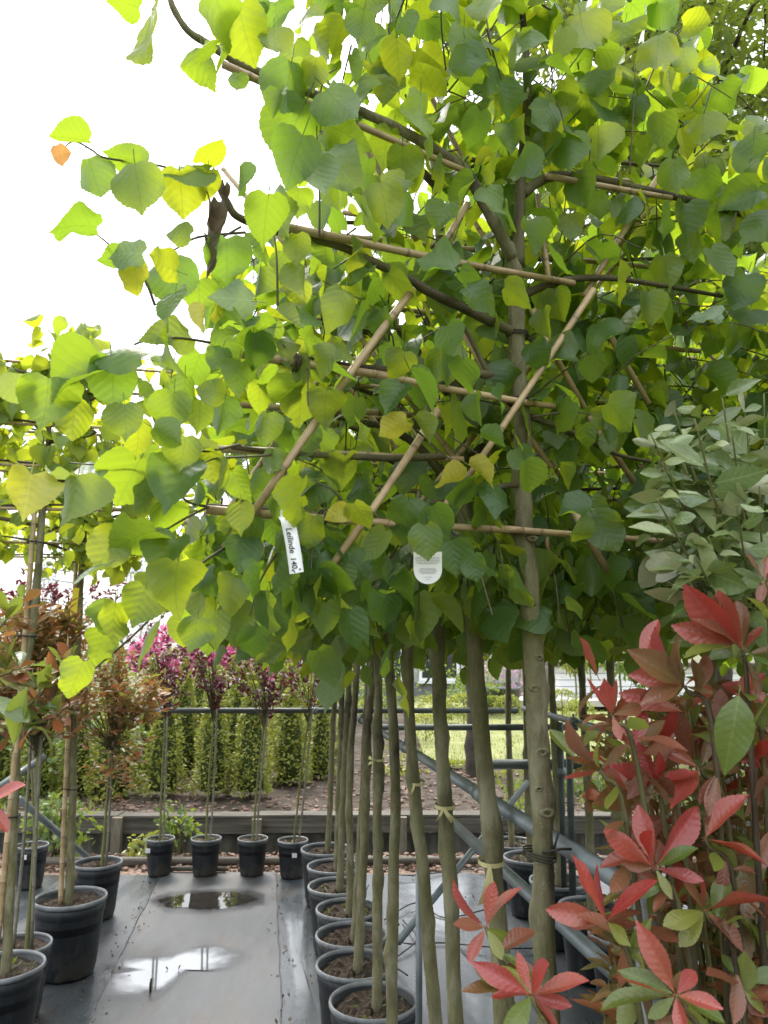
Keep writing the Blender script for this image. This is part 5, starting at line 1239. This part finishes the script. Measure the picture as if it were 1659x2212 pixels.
# the nearest sprays of photinia at the left: larger leaves on reaching stems
e = empty('photinia_shrub', P(-60, 2300, 2.0) * Vector((1, 1, 0)) if False else (P(-90, 1700, 2.0).x, 2.0, 0), 'photinia shrub cut off by the left edge with long sprays', 'shrub'); rng = random.Random(91); it = []
for pts in ([(-110, 2100), (-80, 1620), (40, 1540), (110, 1480), (165, 1430)], [(-100, 1900), (-70, 1600), (60, 1570), (130, 1540)], [(-110, 2000), (-90, 1500), (-20, 1380), (40, 1310)], [(-110, 1900), (-80, 1480), (0, 1460), (60, 1440)]):
    path = smooth_path([P(x, y, 2.0 + .05 * i) for i, (x, y) in enumerate(pts)], 7); b = MB(); b.tube(path, lin(.008, .0025, len(path)), 6); b.build('stem', 'twig_green', e)
    for i in range(36):
        k = int(len(path) * (.45 + .55 * rng.random())); p = path[min(k, len(path) - 1)]; o = rv(rng).normalized() + UP * .3
        leaf_obj('photinia', rng.choice(['photinia_green', 'photinia_green', 'photinia_bronze', 'photinia_far']), p + o * .01, o, UP + rv(rng, .5), rng.uniform(.055, .09), e)
for (x0, y0, x1, y1, m_) in ((-30, 1735, 48, 1692, 'photinia_red'), (-30, 1740, 18, 1790, 'photinia_red'), (-20, 1500, 60, 1560, 'photinia_green'), (30, 1610, 48, 1490, 'photinia_green')):
    p0_, p1_ = P(x0, y0, 1.75), P(x1, y1, 1.72); leaf_obj('photinia', m_, p0_, p1_ - p0_, Vector((.1, -.7, .6)), (p1_ - p0_).length, e)
b = MB(); b.tube(smooth_path([P(-110, 1950, 1.8), P(-60, 1780, 1.78), P(-28, 1736, 1.75)], 5), .003, 6); b.build('stem', 'twig_green', e)
GW = 'wine-red trees along the back rail'
WIN = [((345, 1840), (350, 1680), (358, 1525), (350, 1440), 'leftmost'), ((444, 1838), (452, 1680), (464, 1530), (450, 1440), 'second'), ((545, 1836), (556, 1690), (574, 1540), (572, 1455), 'third'), ((632, 1848), (648, 1690), (670, 1530), (680, 1440), 'rightmost')]
for i, (a, b1, c1, cc, nm) in enumerate(WIN):
    D = 6.05 - .05 * (i == 3); den = (.9, 1.0, .9, .5)[i]
    standard('wine_red_tree', D, [a, b1, c1], [(cc[0], cc[1], 80, 75, .5 * den), (cc[0] - 25, cc[1] - 50, 75, 55, .35 * den), (cc[0] + 15, cc[1] + 50, 30, 45, .25 * den), (cc[0], cc[1] - 110, 30, 60, .08)], f'{nm} wine-red leaved standard tree along the back rail' if i in (0, 3) else f'{nm} wine-red leaved standard tree from the left along the back rail', GW, 500 + i, 'wine', .046, 560, 0, 'silver_lo', .010, 1)
    if i < 4: potat(a[0], 1850, D, .112 if i != 0 else .104, .255, f'small black pot of the {nm} wine-red tree', 'small pots along the back edge')
# more red crowns higher up behind the left lindens
standard('wine_red_tree', 8.4, [(120, 1700), (110, 1500), (90, 1380)], [(60, 1290, 90, 70, .5), (170, 1310, 50, 50, .2), (240, 1290, 60, 40, .15)], 'tall wine-red tree against the sky behind the left linden trunks', None, 520, 'wine', .07, 800, 0, 'silver_lo', .016, 0)
# white tags on pots
for px, py, D, lb in ((633, 1848, 5.88, 'white plastic tag on the rim of the rightmost back pot'), (49, 1852, 5.64, 'white plastic tag on the far left pot'), (316, 1838, 5.93, 'white tag on the leftmost back pot')):
    p = P(px + 3, py, D); e = MB(); e.box((p.x, p.y, p.z), (.035, .004, .03)); tag(e.build('pot_tag', 'white_plastic', None, False), lb, 'tag', 'white tags on pots')

# hoses on the cloth
rng = random.Random(55)
HOSE = [([(850, 1870), (875, 1900), (1010, 1880), (1060, 1890)], 'thin black hose curling over the wet cloth behind the pots'), ([(830, 1990), (900, 1960), (960, 1985), (1050, 1975)], 'thin black hose crossing the wet cloth between near trunks'),
        ([(840, 2020), (880, 2050), (960, 2040), (1100, 2060), (1260, 2050)], 'long black hose running right behind the near trunks'), ([(870, 1990), (900, 2040), (850, 2080), (880, 2120)], 'looping black hose beside the near pots'),
        ([(0, 2075), (60, 2070), (70, 2040), (100, 2010), (110, 1960)], 'black hose curving up to the large left pot'), ([(90, 1995), (130, 1965), (120, 1940), (60, 1960)], 'black hose loop behind the large left pot')]
for pts, lb in HOSE:
    q = [G(x, y) + Vector((0, 0, .008 + .02 * (k % 2))) for k, (x, y) in enumerate(pts)]; b = MB(); b.tube(smooth_path(q, 8), .0045, 6); tag(b.build('irrigation_hose', 'hose'), lb, 'hose', 'irrigation hoses on the cloth')

# ================================================================== FOREGROUND RIGHT
# silver-leaved shrub
rng = random.Random(71); eb = P(1760, 2300, 1.25); e = empty('silver_shrub', (eb.x, 1.25, 0), 'silver-green elaeagnus shrub at the right edge above the red leaves', 'shrub')
count = 0
ends = [(1405, 935), (1455, 885), (1500, 905), (1560, 860), (1610, 900), (1650, 850), (1430, 1000), (1480, 1010), (1545, 980), (1600, 1000), (1650, 970), (1420, 1080), (1470, 1100), (1530, 1060), (1590, 1090), (1640, 1050), (1400, 1140), (1460, 1190), (1530, 1160), (1600, 1150), (1650, 1180), (1490, 1260), (1560, 1240), (1620, 1240), (1450, 950), (1520, 1110), (1580, 930), (1500, 1200)]
for i, (x, y) in enumerate(ends):
    D = rng.uniform(1.0, 1.3); tip = P(x, y, D); root = P(1720, 1420 + rng.uniform(-60, 60), 1.25); mid = root.lerp(tip, .6) + Vector((0, .03, -.02))
    path = smooth_path([Vector((eb.x, 1.25, .2)), root, mid, tip], 8); b = MB(); b.tube(path, lin(.0042, .0012, len(path)), 6); b.build('stem', 'twig_green', e)
    for k in range(10):
        q = path[-1 - int(k * 1.1)] if k < 10 else path[-1]; ax = (path[-1] - path[-8]).normalized()
        sd = ax.cross(UP).normalized() * (1 if k % 2 else -1); o = (sd + ax * .5 + rv(rng, .45)).normalized()
        big = rng.uniform(.025, .045) if k < 3 else rng.uniform(.048, .092)
        if i % 7 == 3: big *= 1.25
        leaf_obj('silver', 'elaeagnus', q + o * .006, o + Vector((0, 0, -.25)), UP * rng.uniform(.1, .9) + Vector((0, -rng.uniform(.2, 1.1), 0)) + rv(rng, .6), big, e); count += 1
it = []
for _ in range(260):
    q = P(rng.uniform(1420, 1760), rng.uniform(900, 1330), rng.uniform(1.38, 1.7))
    it.append((q, rv(rng) + Vector((-.4, -.2, -.2)), UP * .8 + rv(rng, .6), rng.uniform(.035, .065)))
foliage('foliage', 'silver_lo', 'elaeagnus', it, e)
# red photinia
ph = empty('red_photinia', (P(1560, 2300, 1.0).x, 1.02, 0), 'red-leaved photinia shrub in the bottom right foreground', 'shrub'); rng = random.Random(73)
WH = [((1605, 1402), 1.02, [(1478, 1278, 'r'), (1548, 1282, 'r'), (1458, 1352, 'r'), (1592, 1296, 'b'), (1646, 1358, 'r'), (1482, 1392, 'g'), (1520, 1330, 'b'), (1660, 1440, 'g'), (1560, 1420, 'g')]),
 ((1478, 1482), 1.04, [(1400, 1370, 'r'), (1446, 1372, 'b'), (1372, 1408, 'b'), (1366, 1454, 'r'), (1506, 1462, 'r'), (1455, 1395, 'r'), (1395, 1500, 'b'), (1540, 1500, 'b')]),
 ((1322, 1545), 1.02, [(1266, 1468, 'r'), (1306, 1470, 'r'), (1334, 1470, 'r'), (1258, 1548, 'b'), (1388, 1525, 'b'), (1340, 1600, 'r'), (1290, 1600, 'b')]),
 ((1296, 1662), 1.02, [(1214, 1586, 'b'), (1220, 1686, 'r'), (1226, 1640, 'b'), (1355, 1612, 'b'), (1280, 1590, 'g'), (1330, 1720, 'b')]),
 ((1372, 1625), 1.06, [(1330, 1562, 'r'), (1392, 1540, 'r'), (1306, 1600, 'g'), (1462, 1612, 'b'), (1436, 1560, 'b'), (1420, 1680, 'g')]),
 ((1415, 1690), 1.05, [(1378, 1608, 'r'), (1352, 1690, 'r'), (1432, 1640, 'r'), (1500, 1672, 'r'), (1370, 1750, 'b')]),
 ((1512, 1660), 1.08, [(1420, 1606, 'r'), (1538, 1590, 'b'), (1590, 1660, 'b'), (1450, 1712, 'r'), (1560, 1740, 'b')]),
 ((1050, 2004), .98, [(967, 1914, 'r'), (1068, 1908, 'r'), (1100, 1906, 'r'), (986, 1994, 'b'), (1012, 2076, 'r'), (1100, 2030, 'g'), (1085, 2070, 'g')]),
 ((1148, 2150), .92, [(1028, 2082, 'r'), (1118, 2058, 'r'), (1168, 2080, 'r'), (1262, 2112, 'r'), (1232, 2172, 'r'), (1060, 2140, 'r'), (1215, 2235, 'r'), (1100, 2230, 'g')]),
 ((1310, 1990), .98, [(1236, 1856, 'r'), (1278, 1870, 'r'), (1184, 1966, 'r'), (1232, 1998, 'r'), (1404, 1892, 'r'), (1384, 1958, 'b'), (1360, 2040, 'g')]),
 ((1415, 1874), 1.0, [(1377, 1744, 'r'), (1522, 1742, 'r'), (1306, 1798, 'r'), (1516, 1905, 'r'), (1395, 1800, 'r'), (1500, 1830, 'g'), (1450, 1940, 'g'), (1350, 1870, 'b')]),
 ((1522, 1812), 1.02, [(1604, 1714, 'r'), (1652, 1852, 'r'), (1560, 1730, 'b'), (1590, 1870, 'g')]),
 ((1460, 2150), .92, [(1386, 2006, 'r'), (1506, 2094, 'r'), (1552, 2168, 'r'), (1320, 2118, 'r'), (1474, 2232, 'r'), (1574, 2200, 'g'), (1345, 2090, 'g'), (1400, 2200, 'g'), (1300, 2170, 'g')]),
 ((1522, 1968), 1.0, [(1668, 1930, 'r'), (1480, 1900, 'b'), (1510, 1890, 'r'), (1592, 2000, 'g'), (1440, 1990, 'g'), (1610, 2050, 'b'), (1470, 2040, 'g')]),
 ((1640, 1990), 1.05, [(1700, 1930, 'r'), (1580, 1950, 'b'), (1600, 2080, 'g'), (1690, 2080, 'g')]), ((1600, 2120), 1.0, [(1690, 2100, 'g'), (1560, 2060, 'g'), (1650, 2190, 'g'), (1530, 2110, 'b')]),
 ((1640, 1560), 1.08, [(1590, 1480, 'b'), (1680, 1490, 'g'), (1700, 1600, 'b'), (1600, 1620, 'b')]), ((1650, 1250), 1.0, [(1610, 1200, 'b'), (1690, 1180, 'r'), (1640, 1300, 'b')])]
MATP = {'r': 'photinia_red', 'b': 'photinia_bronze', 'g': 'photinia_green'}
stemroots = [Vector((ph.location.x + dx, 1.02 + dy, .05)) for dx, dy in ((0, 0), (-.03, .02), (.03, -.01), (-.01, .04))]
nleaf = 0
for i, ((x, y), D, lv) in enumerate(WH):
    c = P(x, y, D); root = stemroots[i % 4]
    path = smooth_path([root, root.lerp(c, .45) + Vector((.02, 0, -.05)), c + Vector((.035 if x < 1560 else 0, .0, -.11)), c], 7); b = MB(); b.tube(path, lin(.0065, .0022, len(path)), 7); b.build('stem', 'bark_dark', ph)
    for (tx_, ty_, m) in lv:
        tp = P(tx_, ty_, D + rng.uniform(-.05, .03)); t = tp - c; L = t.length; vw = (Vector((0, 0, CAM_H)) - c).normalized()
        leaf_obj('photinia', MATP[m], c + t * .06, t, vw * rng.uniform(.3, 1) + UP * .5 + rv(rng, .35), L * .95, ph); nleaf += 1
    for _ in range(7):
        k = rng.randint(len(path) - 9, len(path) - 3); o = (rv(rng) + UP * .2).normalized()
        leaf_obj('photinia', rng.choice(['photinia_green', 'photinia_bronze', 'photinia_bronze']), path[k], o, UP + Vector((0, -.5, 0)) + rv(rng, .4), rng.uniform(.04, .065), ph); nleaf += 1
for _ in range(78):
    x, y = rng.uniform(1230, 1690), rng.uniform(1440, 1900)
    if x < 1230 + .35 * abs(y - 1600): continue
    q = P(x, y, rng.uniform(1.06, 1.22)); o = (rv(rng) + Vector((-.3, 0, .1))).normalized()
    leaf_obj('photinia', rng.choice(['photinia_bronze', 'photinia_red', 'photinia_red', 'photinia_green']), q, o, UP * .7 + Vector((0, -.7, 0)) + rv(rng, .4), rng.uniform(.055, .085), ph)
# large plain green leaf in front
c = P(1596, 1502, .9); tp = P(1570, 1664, .88); leaf_obj('silver', 'photinia_green', c, tp - c, Vector((-.3, -1, .2)), (tp - c).length, ph, 2)
it = []; tw = []
for _ in range(240):
    q = P(rng.uniform(1300, 1720), rng.uniform(1480, 2250), rng.uniform(1.12, 1.4))
    if proj(q)[0] < 1480 - .25 * (proj(q)[1] - 1480) * 0 and rng.random() < .55: continue
    r_ = stemroots[0].lerp(q, .6) + Vector((.05, .03, -.1)); tw.append([stemroots[1], r_, q])
    for k in range(6):
        a = k * 2.4; o = Vector((math.cos(a), math.sin(a), .4)) + rv(rng, .3); it.append((q - UP * .012 * k, o, UP + rv(rng, .4), rng.uniform(.035, .065)))
twig_mesh(tw, 'twigs', ph, .0028, 'twig_green')
foliage('foliage', 'photinia_lo', 'photinia_far', it, ph)
